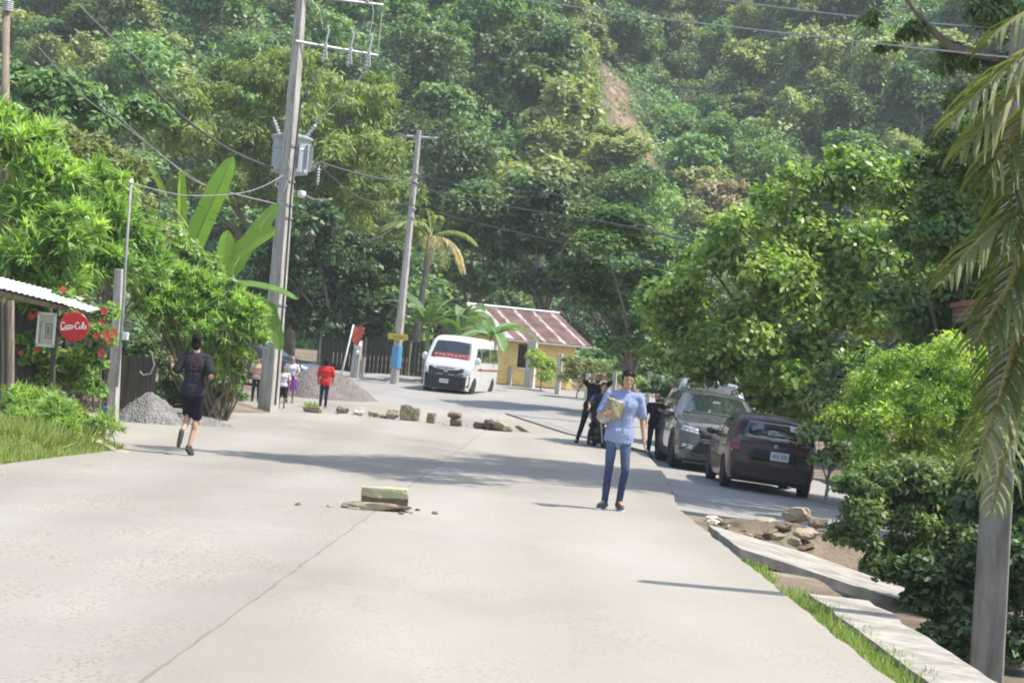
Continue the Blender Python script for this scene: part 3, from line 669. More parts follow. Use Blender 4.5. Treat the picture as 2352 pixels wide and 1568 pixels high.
def frond(V, Fq, T, p0, d0, ln, lw, droop, nl=34, hang=.8, wid=.035, tint=(0, 1), side0=None, outl=1.0):
    p, d = Vector(p0), Vector(d0).normalized(); pts = []
    for k in range(nl+1):
        pts.append(p.copy()); t = k/nl
        s = d.cross(Vector((0, 0, 1))); s = s.normalized() if s.length > .05 else Vector((1, 0, 0))
        if k > 2:
            le = lw*(math.sin(math.pi*min(1, .12+.86*t))**.6)
            for sg in (-1, 1):
                q = p.copy(); dd = (s*sg*outl+d*.75+Vector((random.gauss(0, .08), random.gauss(0, .08), .12))).normalized(); w0 = wid; ti = random.uniform(*tint)
                sd = dd.cross(Vector((0, 0, 1))).normalized() if abs(dd.z) < .98 else s
                for j in range(4):
                    w1 = wid*(1, .9, .6, .08)[j]; q2 = q+dd*le/4; i = len(V)
                    V += [q-sd*w0*.5, q+sd*w0*.5, q2+sd*w1*.5, q2-sd*w1*.5]; Fq.append((i, i+1, i+2, i+3)); T.append(ti)
                    q, w0 = q2, w1; dd = (dd+Vector((0, 0, -hang*(.25+.25*j)))).normalized()
        p = p+d*ln/nl; d = (d+Vector((0, 0, -droop/nl))).normalized()
    return pts
M['rachis'] = mat('palm_rachis', (.30, .27, .10), .6, var=.2); M['coconut'] = mat('coconut', (.30, .30, .06), .5)
def palm(base, top, fronds, label, kind='palm', r=.14):
    base = Vector(base); root = tree_root('coconut_palm', base, label, 'palm tree'); tp = Vector(top)-base
    mb = MB(); trunk(mb, (0, 0, -.3), tp, r, r*.7, .06, 12, 12)
    mb.build('trunk', M['bark_pale'], root, smooth=True)
    for p0, d, ln, lw, dr, hang, wid, tint, kd in fronds:
        V, Fq, T = [], [], []; pts = frond(V, Fq, T, Vector(p0)-base, d, ln, lw, dr, int(ln*26) if ln < 1.8 and wid < .03 else int(ln*13), hang, wid, tint)
        f = link('frond', faces_mesh('frond', np.array([tuple(v) for v in V]), np.array(Fq), T), LF[kd], root)
        mb = MB(); mb.tube([tp]+pts, [.035]+[.03*(1-k/len(pts))+.005 for k in range(len(pts))], 6); mb.build('rachis', M['rachis'], f)
    return root
random.seed(17)
Yp = 7.4; tp = U(2620, 60, Yp)
fr = []
# end points of the midribs, droop, leaflet length
for a, b, dr, tint, kd, hang, lw in [((2520, 40), (2215, 265), .55, (.5, 1), 'palm', .55, .42), ((2520, 90), (2235, 330), .5, (.3, 1), 'palm', .7, .42), ((2500, 130), (2280, 400), .5, (.0, .8), 'palm', .8, .42), ((2500, 0), (2290, 90), .7, (0, .5), 'palm', .9, .34), ((2480, 180), (2330, 430), .45, (.0, .6), 'palm', .8, .40), ((2470, 430), (2195, 640), .75, (.2, .9), 'palm', .5, .36),
                                      ((2450, 500), (2260, 770), .5, (.0, .7), 'palm', .6, .38), ((2420, 540), (2300, 900), .3, (.0, .6), 'palm', .7, .38), ((2400, 640), (2250, 1050), .25, (.2, .9), 'palm', .9, .32), ((2420, 640), (2290, 1130), .2, (.2, 1), 'palm', 1.0, .28), ((2420, 300), (2340, 560), .4, (.0, .6), 'palm', .6, .34), ((2460, 200), (2315, 560), .4, (.1, .8), 'palm', .7, .38), ((2450, 360), (2290, 740), .35, (.1, .8), 'palm', .7, .36)]:
    p, q = U(a[0], a[1], Yp), U(b[0], b[1], Yp-.1); d = q-p; ln = d.length*1.08
    fr.append((p, d.normalized()+Vector((0, 0, dr*.5)), ln, lw, dr*1.15, hang, .020, tint, kd))
for k in range(3):
    a_ = -.5+k*.9; fr.append((tp+Vector((math.cos(a_), math.sin(a_), 0))*.1, (math.cos(a_), math.sin(a_), .8), 1.7, .4, 1.6, .9, .02, (0, .7), 'palm'))
palm((tp.x+.25, Yp+.1, -.6), tp, fr, 'coconut palm at the right edge whose drooping fronds hang beside the concrete pole')
Yc = 79; tp = U(990, 545, Yc); fr = []
for k in range(13):
    a = k/13*6.28+random.uniform(-.2, .2); dry = k in (10, 11, 12, 0, 1)
    fr.append((tp+Vector((math.cos(a), math.sin(a), 0))*.1, (math.cos(a), math.sin(a)*.7-.2, .25 if dry else random.uniform(.5, 1.3)), 2.4, .55, 2.6 if dry else 1.7, 1.0, .06, (.2, 1), 'palm_dry' if dry else 'bamboo'))
palm((tp.x-.3, Yc, gz(tp.x, Yc)), tp, fr, 'coconut palm with dry yellow hanging fronds behind the second power pole', r=.18)

# ------------------------------------------------------------------ grass, weeds, flowers
def blades(name, pts, hgt, wid, label, spread=.35):
    n = len(pts); P = np.array(pts); up = np.array([0, 0, 1])+rng.normal(size=(n, 3))*spread; up = unit(up)
    h = hgt*rng.uniform(.5, 1.3, n); w = np.cross(up, rng.normal(size=(n, 3))); w = unit(w)*wid*.5
    V = np.empty((n, 4, 3)); V[:, 0] = P-w; V[:, 1] = P+w; V[:, 2] = P+w*.2+up*h[:, None]; V[:, 3] = P-w*.2+up*h[:, None]
    me = faces_mesh(name, V.reshape(-1, 3), np.arange(4*n).reshape(n, 4), rng.random(n)); me.materials.append(LF['grass'])
    return tag(link(name, me, None), label, 'grass', kind='stuff')
random.seed(23)
pts = []
while len(pts) < 26000:
    y = random.uniform(19, 26.2); x = slabL(y)-abs(random.gauss(0, 1.6)) if y < 25.9 else slabL(25.4)-random.uniform(0, 4)
    if y > 25.6 and x > -6.2: continue
    pts.append((x+.06*noise.noise(Vector((x*3, y*3, 0))), y, gz(x, y)-.02))
blades('verge_grass', pts, .13, .02, 'short sunlit grass verge left of the road')
pts = []
while len(pts) < 5200:
    y = random.uniform(9, 17.6); k = 1-sst(13, 18, y); c = 2.56 if y < 13 else 2.56-.02*(y-13)
    x = random.gauss(c, .08+.06*k)
    if x < 2.40: continue
    if noise.noise(Vector((x*2, y*1.1, 4))) < -.25+.2*(1-k): continue
    pts.append((x, y, gz(x, y)-.02))
blades('edge_grass', pts, .10, .014, 'strip of bright grass along the right edge of the road', .5)
pts = []
while len(pts) < 2600:
    y = random.uniform(30, 38); x = random.uniform(5.8, 9)
    if x > GR(y)+.1: pts.append((x, y, gz(x, y)-.02))
blades('shoulder_grass', pts, .12, .025, 'yellowish grass patch behind the dark hatchback')
pts = []
while len(pts) < 7000:
    y = random.uniform(22.6, 26.0); x = slabL(y)-.25-abs(random.gauss(0, 1.5))
    if noise.noise(Vector((x*1.6, y*1.6, 6))) > .0: pts.append((x, y, gz(x, y)-.02))
blades('tall_grass', pts, .30, .024, 'rough taller grass and weeds scattered over the left verge', .5)
# weeds on the verge: each clump its own shrub
random.seed(29)
wl = [(60, 930, 62, 25.4, 'yellow', 'tall yellowish weeds below the shop post'), (150, 950, 60, 25.2, 'bright', 'fresh green weeds in front of the dark sign post'), (210, 985, 46, 25.4, 'yellow', 'yellow green weeds at the corner of the verge beside the blue bucket'),
      (35, 985, 50, 24.6, 'bright', 'green weeds at the left edge of the verge'), (110, 1000, 36, 24.4, 'yellow', 'low yellow weeds along the broken kerb stones')]
for px, py, r, Y, kd, lab in wl:
    b = U(px, py+30, Y); b.z = gz(b.x, b.y)
    rosette_shrub('weed_clump', b, [L(px+random.uniform(-50, 50), py+random.uniform(-20, 25), r*.6, Y, random.uniform(-.5, .4)) for _ in range(7)], 150, kd, lab, nl=11, ln=.15, wd=.02, cat='weeds', group='weeds on the left verge')
fl = [(90, 830, 46), (150, 850, 46), (60, 800, 40), (200, 830, 42), (230, 780, 42), (190, 880, 40), (110, 880, 40), (70, 720, 40), (240, 730, 34), (215, 900, 34), (150, 690, 34), (130, 760, 40)]
big_tree('hibiscus_bush', (U(150, 930, 28).x, 28.6, .1), [L(a, b_, c, 28.2, random.uniform(-.1, .4)) for a, b_, c in fl], 'broad', 15000, .11, 'dark green hibiscus bush with red flowers around the round red sign', 'bush', tr=.04, asp=.45)
hb = [o for o in bpy.data.objects if o.name.startswith('hibiscus_bush')][0]
M['petal'] = mat('red_petal', (.75, .10, .07), .5, var=.12); M['petal2'] = mat('coral_petal', (.82, .25, .14), .5, var=.12)
for k, (px, py, r) in enumerate([(72, 727, 9), (88, 722, 9), (146, 665, 9), (240, 714, 10), (236, 738, 8), (245, 768, 14), (262, 764, 12), (252, 782, 10), (233, 812, 10), (86, 803, 8), (48, 810, 7), (222, 770, 9)]):
    p = U(px, py, 27.2)-Vector(hb.location); mb = MB(); rr = r/S(27.2)
    for q in range(5):
        a = q*1.2566+k; dv = Vector((math.cos(a), -.45, math.sin(a))); e = p+dv*rr; sd = Vector((-math.sin(a), 0, math.cos(a)))*rr*.45
        mb.add([p, p+dv*rr*.6-sd, e, p+dv*rr*.6+sd], [(0, 1, 2, 3)])
    mb.build('flower', M['petal2' if 5 <= k <= 7 else 'petal'], hb)
# ------------------------------------------------------------------ street materials
def streaky(name, col, dark, sc=(6, 6, .7), rough=.85, bmp=.4):
    m, nt, b = newmat(name); co = objco(nt)
    f = nz(nt, co, 2.2, 5, .65, sc); g = nz(nt, co, 9, 4, .6)
    c = ramp(nt, f, [(.33, dark), (.6, col)]); c = mixc(nt, .4, c, ramp(nt, g, [(.3, (.7, .7, .7)), (.7, (1.15, 1.15, 1.15))]), 'MULTIPLY')
    nt.links.new(c, b.inputs['Base Color']); b.inputs['Roughness'].default_value = rough; bump(nt, b, g, bmp, .01); return m
M['pole'] = streaky('pole_concrete', (.50, .475, .43), (.30, .27, .23)); M['pole_dark'] = streaky('weathered_shade_concrete', (.24, .23, .20), (.13, .12, .10))  # pole_dark: weathered, and coloured darker still to stand in for shade
M['steel'] = mat('galvanised_steel', (.45, .46, .47), .45, .6, var=.12); M['tank'] = mat('grey_tank_paint', (.42, .46, .47), .45, 0, var=.1, scale=4, bmp=.05)
M['porcelain'] = mat('porcelain', (.55, .55, .54), .25, var=.08, bmp=0); M['wire'] = mat('cable', (.10, .10, .10), .6, bmp=0); M['wire_pale'] = mat('aluminium_wire', (.55, .56, .56), .4, .5, bmp=0)
M['dark'] = mat('dark_rubber', (.02, .02, .022), .7, bmp=0); M['wood'] = streaky('grey_timber', (.30, .24, .18), (.13, .10, .075), (9, 9, .6)); M['wood_dark'] = streaky('dark_timber', (.10, .085, .07), (.045, .038, .03), (9, 9, .6))
M['white'] = mat('white_paint', (.78, .77, .74), .5, var=.06); M['red'] = mat('red_enamel', (.55, .015, .02), .3, var=.06, coat=.4, bmp=.03); M['yellow'] = mat('yellow_paint', (.72, .55, .06), .5, var=.1)
M['blue'] = mat('blue_paint', (.12, .38, .62), .6, var=.15); M['rope'] = mat('grey_hose', (.3, .3, .28), .7)

def concrete_pole(base, top, w0, w1, turn, m, root, n=4):
    mb = MB(); b, t = Vector((0, 0, -.4)), Vector(top)-Vector(base)
    pts = [b.lerp(t, k/8) for k in range(9)]; mb.tube(pts, [(w0+(w1-w0)*k/8)*(.7071 if n == 4 else .53) for k in range(9)], n, side=(math.cos(turn), math.sin(turn), 0))
    o = mb.build('shaft', m, root, bevel=.015); return pts
def insulator(p, h, m, root, name='insulator', tilt=None, r=.055):
    mb = MB(); prof = [(.02, 0)]
    for k in range(5): z = h*(.12+.15*k); prof += [(r*.5, z), (r, z+.02), (r*.95, z+.04), (r*.5, z+.055)]
    prof += [(.018, h*.86), (.018, h)]
    mb.lathe(prof, p, 10, tilt); return fixn(mb.build(name, m, root, smooth=False))
def rotz(a): return Matrix.Rotation(a, 3, 'Z')
# pole with the transformer
Yq = 45.3; B = U(615, 945, Yq); B.z = 0; T = U(697, -60, Yq)
root = empty('transformer_pole', B, label='tall concrete power pole carrying a grey transformer, beside the left edge of the road', cat='power pole')
concrete_pole(B, T, .40, .19, R(20), M['pole'], root)
def loc(px, py, dy=0): return U(px, py, Yq+dy)-B
mb = MB(); tk = loc(664, 398, .55); hh = .90
mb.lathe([(.30, -.03), (.46, 0), (.48, .03), (.48, hh-.1), (.50, hh-.08), (.50, hh-.03), (.54, hh-.02), (.54, hh+.03), (.42, hh+.07), (.1, hh+.12)], tk, 22); tank = fixn(mb.build('transformer', M['tank'], root, smooth=False))
mb = MB()
for k in range(7):
    a = R(-60+k*28); mb.box(tk+Vector((math.cos(a)*.52, math.sin(a)*.52, .42)), (.10, .03, .62), rotz(a))
mb.build('cooling_fin', M['tank'], tank)
mb = MB(); mb.tube([tk+Vector((.48*math.cos(a), .48*math.sin(a), .6)) for a in [k*.3927 for k in range(17)]], .02, 6, cap=False); mb.build('band', M['steel'], tank)
for x, t in ((-.3, -25), (.33, 32)):
    insulator(tk+Vector((x, -.05, hh)), .55, M['porcelain'], tank, 'bushing', Matrix.Rotation(R(t), 3, 'Y'), .06)
insulator(tk+Vector((.02, .12, hh)), .95, M['wire'], tank, 'surge_arrester', None, .07)
mb = MB(); mb.box(tk+Vector((-.1, -.45, .3)), (.16, .3, .08)); mb.box(tk+Vector((-.1, -.45, .75)), (.16, .3, .08)); mb.build('mounting_bracket', M['steel'], root)
for (x0, y0), (x1, y1), dz in (((690, 97), (868, 128), 1.0), ((692, -10), (880, 12), 1.0)):
    a, b = loc(x0, y0, -.12), loc(x1, y1, dz); mb = MB(); d = b-a; mb.tube([a-d*.06, b], .036, 4, side=(0, 0, 1)); arm = mb.build('cross_arm', M['steel'], root)
    for t in (.30, .62, .86) if y0 > 0 else (.4, .8):
        p = a.lerp(b, t)
        if y0 > 0:
            f = insulator(p+Vector((0, -.08, -.42)), .6, M['porcelain'], arm, 'fuse_cutout', Matrix.Rotation(R(6), 3, 'Y'), .065)
            mb = MB(); mb.tube([p+Vector((.1, -.1, -.35)), p+Vector((.06, -.12, .1)), p+Vector((.1, -.1, .42)), p+Vector((.04, -.1, .5))], .022, 6); mb.build('fuse_tube', M['porcelain'], f)
        else: insulator(p, .3, M['porcelain'], arm, 'pin_insulator')
    if y0 > 0:
        mb = MB(); mb.tube([b, b+Vector((0, 0, 1.15))], .014, 5); mb.build('lead_wire', M['wire_pale'], arm)
for py, w in ((335, .28), (416, .295), (470, .305), (700, .35), (500, .31)):
    p = loc(660-(py-416)*.083, py); mb = MB(); mb.box(p, (w*1.02, w*1.02, .05), rotz(R(65))); mb.build('strap', M['steel'], root)
mb = MB(); mb.tube([loc(683, 440, -.25), loc(720, 458, -.5), loc(762, 459, -.7)], .02, 6); lamp = mb.build('lamp_arm', M['steel'], root)
mb = MB(); mb.lathe([(.03, .1), (.10, .08), (.11, -.02), (.07, -.08)], loc(693, 447, -.35), 12); fixn(mb.build('lamp_head', M['white'], lamp))
p = loc(733, 380, .3); insulator(p+Vector((0, 0, -.5)), .5, M['porcelain'], root, 'line_insulator', None, .045)
mb = MB(); mb.tube([loc(706, 392, .2), loc(733, 372, .3), loc(735, 380, .3)], .02, 5); mb.build('insulator_bracket', M['steel'], root)
mb = MB()
mb.tube([loc(690, 240, -.18), loc(668, 450, -.22), loc(650, 700, -.26), loc(632, 930, -.28)], .028, 6); mb.build('down_cable', M['wire'], root)
mb = MB(); mb.tube([loc(645, 400, -.25), loc(632, 425, -.3), loc(650, 440, -.28), loc(668, 400, -.2), loc(660, 360, -.2)], .02, 5)
mb.tube([loc(742, 70, .3), loc(735, 25, .1), loc(712, -5, 0)], .012, 5); mb.tube([loc(848, 85, .7), loc(858, 30, .7), loc(850, -20, .8)], .012, 5)
mb.tube([loc(742, 150, .3), loc(700, 215, .35), loc(650, 270, .5)], .010, 5); mb.tube([loc(848, 155, .7), loc(780, 230, .6), loc(722, 282, .5)], .010, 5); mb.build('jumper_wire', M['wire_pale'], root)
# second power pole
Y2 = 68.0; B2 = U(905, 880, Y2); B2.z = gz(B2.x, Y2)
root = empty('power_pole', B2, label='slimmer concrete power pole with a yellow sign and blue band, left of the white van', cat='power pole')
concrete_pole(B2, U(963, 300, Y2), .36, .20, R(25), M['pole'], root, 8)
l2 = lambda px, py, dy=0: U(px, py, Y2+dy)-B2
mb = MB(); mb.tube([l2(925, 312), l2(1005, 318)], .05, 4); a = mb.build('cross_arm', M['steel'], root)
for px in (932, 968, 1000): insulator(l2(px, 312), .3, M['wire'], a, 'pin_insulator')
mb = MB(); mb.tube([l2(958, 330), l2(940, 345), l2(932, 360)], .015, 5); mb.tube([l2(1000, 316), l2(1038, 318), l2(1040, 340), l2(1025, 362)], .015, 5); mb.tube([l2(1002, 318), l2(1010, 335), l2(985, 348), l2(968, 352)], .015, 5); mb.build('jumper_wire', M['wire'], root)
for py in (400, 420, 480, 500):
    mb = MB(); mb.lathe([(.155, -.03), (.155, .03)], l2(955-(py-400)*.1, py), 10); fixn(mb.build('strap', M['steel'], root))
mb = MB(); c = l2(914, 773, -.24); mb.box(c, (.76, .03, .22)); sg = mb.build('yellow_sign', M['yellow'], root)
mb = MB(); mb.box(c+Vector((0, -.018, .015)), (.5, .012, .035)); mb.box(c+Vector((0, -.018, -.045)), (.38, .012, .03)); mb.build('faded_lettering', mat('faded_print', (.45, .34, .06), .6), sg)
mb = MB(); mb.lathe([(.20, -.42), (.193, .42)], l2(911, 820), 10); fixn(mb.build('blue_band', M['blue'], root))
# left edge pole
Y3 = 35; B3 = U(8, 900, Y3); B3.z = gz(B3.x, Y3); root = empty('edge_pole', B3, label='thin wooden pole with a white insulator at the left edge of the photo', cat='pole')
mb = MB(); tp3 = U(14, 25, Y3)-B3; mb.tube([(0, 0, -.3), tp3*.5, tp3], [.11, .09, .075], 10); mb.build('shaft', M['wood'], root, smooth=True)
insulator(tp3+Vector((.02, 0, -.05)), .28, M['porcelain'], root, r=.12)
# concrete post by the shop with service pipe
Y4 = 31; B4 = U(262, 965, Y4); B4.z = gz(B4.x, Y4); root = empty('service_post', B4, label='square concrete post with a thin pale pipe, right of the red flowers', cat='post')
concrete_pole(B4, U(275, 618, Y4), .165, .14, R(30), M['pole'], root)
mb = MB(); mb.tube([U(268, 888, Y4-.15)-B4, U(284, 690, Y4-.15)-B4, U(287, 620, Y4-.15)-B4, U(301, 418, Y4-.15)-B4], [.028, .028, .026, .022], 8); mb.build('pipe', mat('grey_pipe', (.34, .34, .32), .6), root, smooth=True)
mb = MB(); mb.lathe([(.03, -.03), (.045, 0), (.02, .06)], U(301, 418, Y4-.15)-B4, 8); fixn(mb.build('pipe_cap', M['white'], root))
mb = MB(); mb.box(U(288, 772, Y4-.13)-B4, (.10, .09, .13)); mb.build('meter_box', M['white'], root, bevel=.01)
# weathered square pole at the right edge
Y5 = 14.3; B5 = U(2272, 1540, Y5); B5.z = -.85
root = empty('concrete_pole', B5, label='weathered grey square concrete pole rising behind the palm fronds at the right edge', cat='pole')
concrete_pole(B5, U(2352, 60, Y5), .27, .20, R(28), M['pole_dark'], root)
mb = MB(); mb.box(U(2300, 1290, Y5-.02)-B5, (.07, .12, .3), rotz(R(-17))); mb.build('repair_patch', M['pole'], root)
# wires
def wire(name, pts, r, m, label, sag=0):
    a, b = Vector(pts[0]), Vector(pts[-1]); mb = MB(); P = []
    if len(pts) == 2: P = [a.lerp(b, k/24)-Vector((0, 0, sag*4*(k/24)*(1-k/24))) for k in range(25)]
    else:
        pts = [Vector(p) for p in pts]
        for i in range(len(pts)-1):
            p0, p1, p2, p3 = pts[max(i-1, 0)], pts[i], pts[i+1], pts[min(i+2, len(pts)-1)]
            for k in range(6):
                t = k/6; P.append(.5*((2*p1)+(p2-p0)*t+(2*p0-5*p1+4*p2-p3)*t*t+(3*p1-p0-3*p2+p3)*t**3))
        P.append(pts[-1])
    o = P[0].copy(); mb.tube([p-o for p in P], r, 6); return tag(mb.build(name, m, loc=o), label, 'wire')
W = M['wire']; WP = M['wire_pale']
wire('power_cable', [U(300, 120, 38), U(345, 195, 39), U(430, 277, 41), U(520, 340, 43), U(600, 377, 45), U(628, 386, 45.2)], .032, W, 'thick dark cable sagging down to the transformer from the upper left')
wire('power_cable', [U(180, 10, 30), U(262, 90, 36), U(345, 160, 40), U(425, 245, 50)], .010, WP, 'thin pale wire slanting high across the upper left foliage')
wire('power_cable', [U(90, 110, 34), U(190, 220, 37), U(300, 300, 40), U(430, 400, 43), U(520, 452, 45)], .010, WP, 'thin wire slanting behind the upper shrubs left of the banana leaves')
wire('power_cable', [U(205, 205, 34), U(290, 285, 37), U(390, 372, 40), U(470, 425, 43), U(640, 470, 45.1)], .010, WP, 'lower of the thin wires slanting toward the straps of the transformer pole')
wire('service_cable', [U(301, 420, Y4-.15), U(420, 448, 35), U(540, 445, 40), U(600, 430, 43), U(652, 402, 45.1)], .010, WP, 'slack service cable from the pale pipe to the transformer pole')
wire('power_cable', [U(733, 372, 45.6), U(800, 393, 51), U(870, 410, 58), U(947, 418, 67.9)], .030, W, 'dark cable between the transformer pole and the second power pole')
wire('power_cable', [U(733, 378, 45.6), U(790, 430, 50), U(850, 462, 56), U(944, 470, 67.9)], .016, W, 'slack lower wire between the two power poles')
wire('power_cable', [U(947, 418, 67.9), U(1020, 446, 64), U(1200, 480, 60), U(1400, 512, 56), U(1560, 548, 53), U(1660, 575, 50)], .028, W, 'dark cable running from the second power pole to the right behind the layered tree')
wire('power_cable', [U(950, 400, 67.9), U(1100, 430, 64), U(1280, 448, 60), U(1480, 520, 56), U(1650, 590, 50)], .020, W, 'upper dark wire running right from the second power pole')
wire('power_cable', [U(944, 470, 67.9), U(1050, 500, 66), U(1250, 548, 62), U(1420, 580, 58), U(1560, 620, 55)], .016, W, 'lowest thin wire running right from the second power pole')
wire('hanging_cable', [U(946, 455, 67.8), U(925, 500, 67.6), U(895, 530, 67), U(860, 548, 66), U(830, 552, 65)], .018, W, 'loose cable hanging in a curve left of the second power pole')
wire('line_wire', [U(860, -34, 47), U(1180, -2, 40), U(1500, 40, 34), U(1900, 87, 28), U(2340, 134, 24), U(2800, 170, 20)], .013, WP, 'lower of the two pale line wires crossing the top right')
wire('line_wire', [U(1400, -22, 40), U(1650, 0, 36), U(1950, 36, 31), U(2352, 70, 26), U(2800, 100, 22)], .013, WP, 'upper of the two pale line wires crossing the top right')

# ------------------------------------------------------------------ shop, signs, gate on the left
Ys = 27.2
root = empty('shop', (U(60, 930, Ys).x, Ys, gz(-8, Ys)), label='low open shop with a pale corrugated roof on rough posts at the left edge', cat='shop'); BS = Vector(root.location)
def corrugated(a, b, run, pitch, amp, stripe=None):
    """sheet whose ribs run along 'run' and repeat from a to b"""
    a, b, run = Vector(a), Vector(b), Vector(run); n = int((b-a).length/pitch*6); up = (b-a).cross(run).normalized()
    if up.z < 0: up = -up
    rows = [[a.lerp(b, k/n)+up*amp*math.sin(k/6*6.2832)+run*t for t in (0, .5, 1)] for k in range(n+1)]
    return rows
M['roofsheet'] = streaky('corrugated_sheet', (.66, .68, .69), (.42, .42, .42), (1, 5, 1), .45)
e0, e1 = U(-130, 628, Ys-1.6)-BS, U(152, 699, Ys-.5)-BS
mb = MB(); rows = corrugated(e0, e1, Vector((-.35, 2.6, .16)), .09, .008); mb.grid(rows); mb.grid([[p-Vector((0, 0, .012)) for p in r] for r in rows]); mb.build('roof', M['roofsheet'], root, smooth=True)
f0, f1 = U(148, 698, Ys-.7)-BS, U(204, 715, Ys-.55)-BS
mb = MB(); rows = corrugated(f0, f1, Vector((-.1, 1.2, .07)), .09, .008); mb.grid(rows); mb.grid([[p-Vector((0, 0, .012)) for p in r] for r in rows]); mb.build('roof_patch', M['white'], root, smooth=True)
mb = MB(); mb.tube([e0+Vector((0, .12, -.07)), e1+Vector((0, .12, -.06))], .055, 4); mb.tube([e0+Vector((0, 1.6, .0)), e1+Vector((-.2, 1.6, .0))], .04, 4); mb.build('beam', M['wood'], root)
for x0, x1, y1 in ((20, 26, 905), (-50, -48, 905), (4, 8, 905)):
    p = U(x0+3, 690, Ys-1.0)-BS; mb = MB(); q = U(x1, y1+40, Ys-1.0)-BS; q.z = -.1; mb.tube([q, q.lerp(p, .5)+Vector((.02, 0, 0)), p], [.07, .06, .065] if x0 == 20 else [.03]*3, 7); mb.build('post', M['wood'], root)
mb = MB(); c = U(-20, 820, Ys+1.2)-BS; mb.box((c.x, c.y, 1.0), (1.5, .06, 2.0)); mb.box((c.x-.7, c.y-1.2, .45), (1.2, .5, .9)); mb.build('wall', M['wood_dark'], root)
# sign post with the framed notice
bp = U(122, 950, 26.9); bp.z = gz(bp.x, 26.9); root = empty('notice_board', bp, label='white framed notice on a dark post, left of the round red sign', cat='notice board')
mb = MB(); t = U(127, 700, 26.9)-bp; mb.tube([(0, 0, -.2), t], .045, 6); mb.build('post', M['wood_dark'], root)
c = U(106, 757, 26.75)-bp; k = 1/S(26.75)
mb = MB()
for dx, dz, w, h in ((0, 37, 42, 5), (0, -37, 42, 5), (-19, 0, 5, 74), (19, 0, 5, 74)): mb.box(c+Vector((dx*k, 0, dz*k)), (w*k, .03, h*k))
mb.build('frame', M['white'], root)
mb = MB(); mb.box(c+Vector((0, .012, 0)), (36*k, .012, 70*k)); pn = mb.build('panel', mat('cream_board', (.60, .55, .42), .6, var=.1), root)
mb = MB()
for dx, w in ((-7.5, 1.6), (9, 1.6)):
    mb.box(c+Vector(((5+dx*.8)*k, .002, -2*k)), (w*k, .008, 34*k))
mb.box(c+Vector((5*k, .002, 14*k)), (13*k, .008, 2*k)); mb.box(c+Vector((5*k, .002, -18*k)), (13*k, .008, 2*k)); mb.box(c+Vector((-13*k, .002, -6*k)), (2*k, .008, 50*k)); mb.box(c+Vector((5*k, .002, -2*k)), (5*k, .008, 20*k)); mb.build('printed_figure', mat('faded_green_print', (.25, .28, .20), .6), pn)
# the round red sign
c = U(170, 750, 26.4); root = empty('round_sign', c, rot=(0, R(-4), R(4)), label='round red enamel soft drink sign with white script lettering under the shop roof', cat='sign')
rr = 34/S(26.4); mb = MB(); mb.lathe([(rr*.3, -.012), (rr*.93, -.012), (rr, -.004), (rr, .012), (rr*.97, .02), (.01, .02)], (0, 0, 0), 40, Matrix.Rotation(R(90), 3, 'X')); fixn(mb.build('disc', M['red'], root, smooth=False))
def script(strokes, ox, oz, sc, w, y):
    mb = MB()
    for st in strokes:
        st = [Vector((ox+a*sc, y, oz+b*sc)) for a, b in st]; P = []
        for i in range(len(st)-1):
            p0, p1, p2, p3 = st[max(i-1, 0)], st[i], st[i+1], st[min(i+2, len(st)-1)]
            for k in range(6):
                t = k/6; P.append(.5*((2*p1)+(p2-p0)*t+(2*p0-5*p1+4*p2-p3)*t*t+(3*p1-p0-3*p2+p3)*t**3))
        P.append(st[-1]); mb.tube(P, [w*(.75+.45*math.sin(math.pi*k/(len(P)-1))) for k in range(len(P))], 5, ell=.35, side=(1, 0, 0))
    return mb
Cc = lambda x: [(x+.60, .80), (x+.48, 1.0), (x+.2, .95), (x, .5), (x+.12, .05), (x+.42, 0), (x+.70, .2)]
o_ = lambda x: [(x+.2, .56), (x+.02, .42), (x+.03, .12), (x+.2, 0), (x+.36, .14), (x+.36, .42), (x+.2, .56)]
c_ = lambda x: [(x+.34, .45), (x+.2, .56), (x+.02, .38), (x+.03, .12), (x+.2, 0), (x+.38, .13)]
a_ = lambda x: [(x+.34, .44), (x+.18, .56), (x+.02, .36), (x+.04, .08), (x+.2, .02), (x+.34, .2), (x+.36, .54), (x+.36, .1), (x+.48, .04)]
l_ = lambda x: [(x+.04, .1), (x+.16, .6), (x+.24, 1.0), (x+.12, 1.02), (x+.08, .5), (x+.12, .05), (x+.26, .05)]
strokes = [Cc(0), o_(.70), c_(1.12), a_(1.52), [(2.06, .34), (2.26, .34)], Cc(2.36), o_(3.06), l_(3.46), a_(3.74), [(.42, 0), (-.05, -.2), (.6, -.2), (1.5, -.1)]]
sc = rr*1.66/4.1; mb = script(strokes, -rr*.85, -rr*.14, sc, .0062, -.026); mb.build('lettering', M['white'], root)
# plank gate, hose, stump, bucket
p = U(312, 900, 36.5); p.z = gz(p.x, p.y); root = empty('plank_gate', p, label='weathered grey plank gate under the bright hedge, left of the runner', cat='gate')
mb = MB(); k = 1/S(36.5)
for i in range(8): mb.box((-.33+.095*i, random.uniform(-.01, .01), .62+random.uniform(-.02, .04)), (.088, .03, 1.22+random.uniform(-.05, .06)))
mb.build('planks', M['wood_dark'], root)
mb = MB(); mb.box((0, .03, .3), (.8, .03, .08)); mb.box((0, .03, 1.0), (.8, .03, .08)); mb.build('rail', M['wood'], root)
mb = MB(); mb.tube([(.26, -.06, 1.35), (.34, -.08, 1.1), (.28, -.1, .92), (.14, -.1, .88), (.06, -.1, .95)], .018, 6); mb.build('hose_loop', M['rope'], root)
p = G(247, 962); p = Vector((p.x, p.y, gz(p.x, p.y))); root = empty('blue_bucket', p, label='blue bucket planted with a seedling at the corner of the verge', cat='bucket')
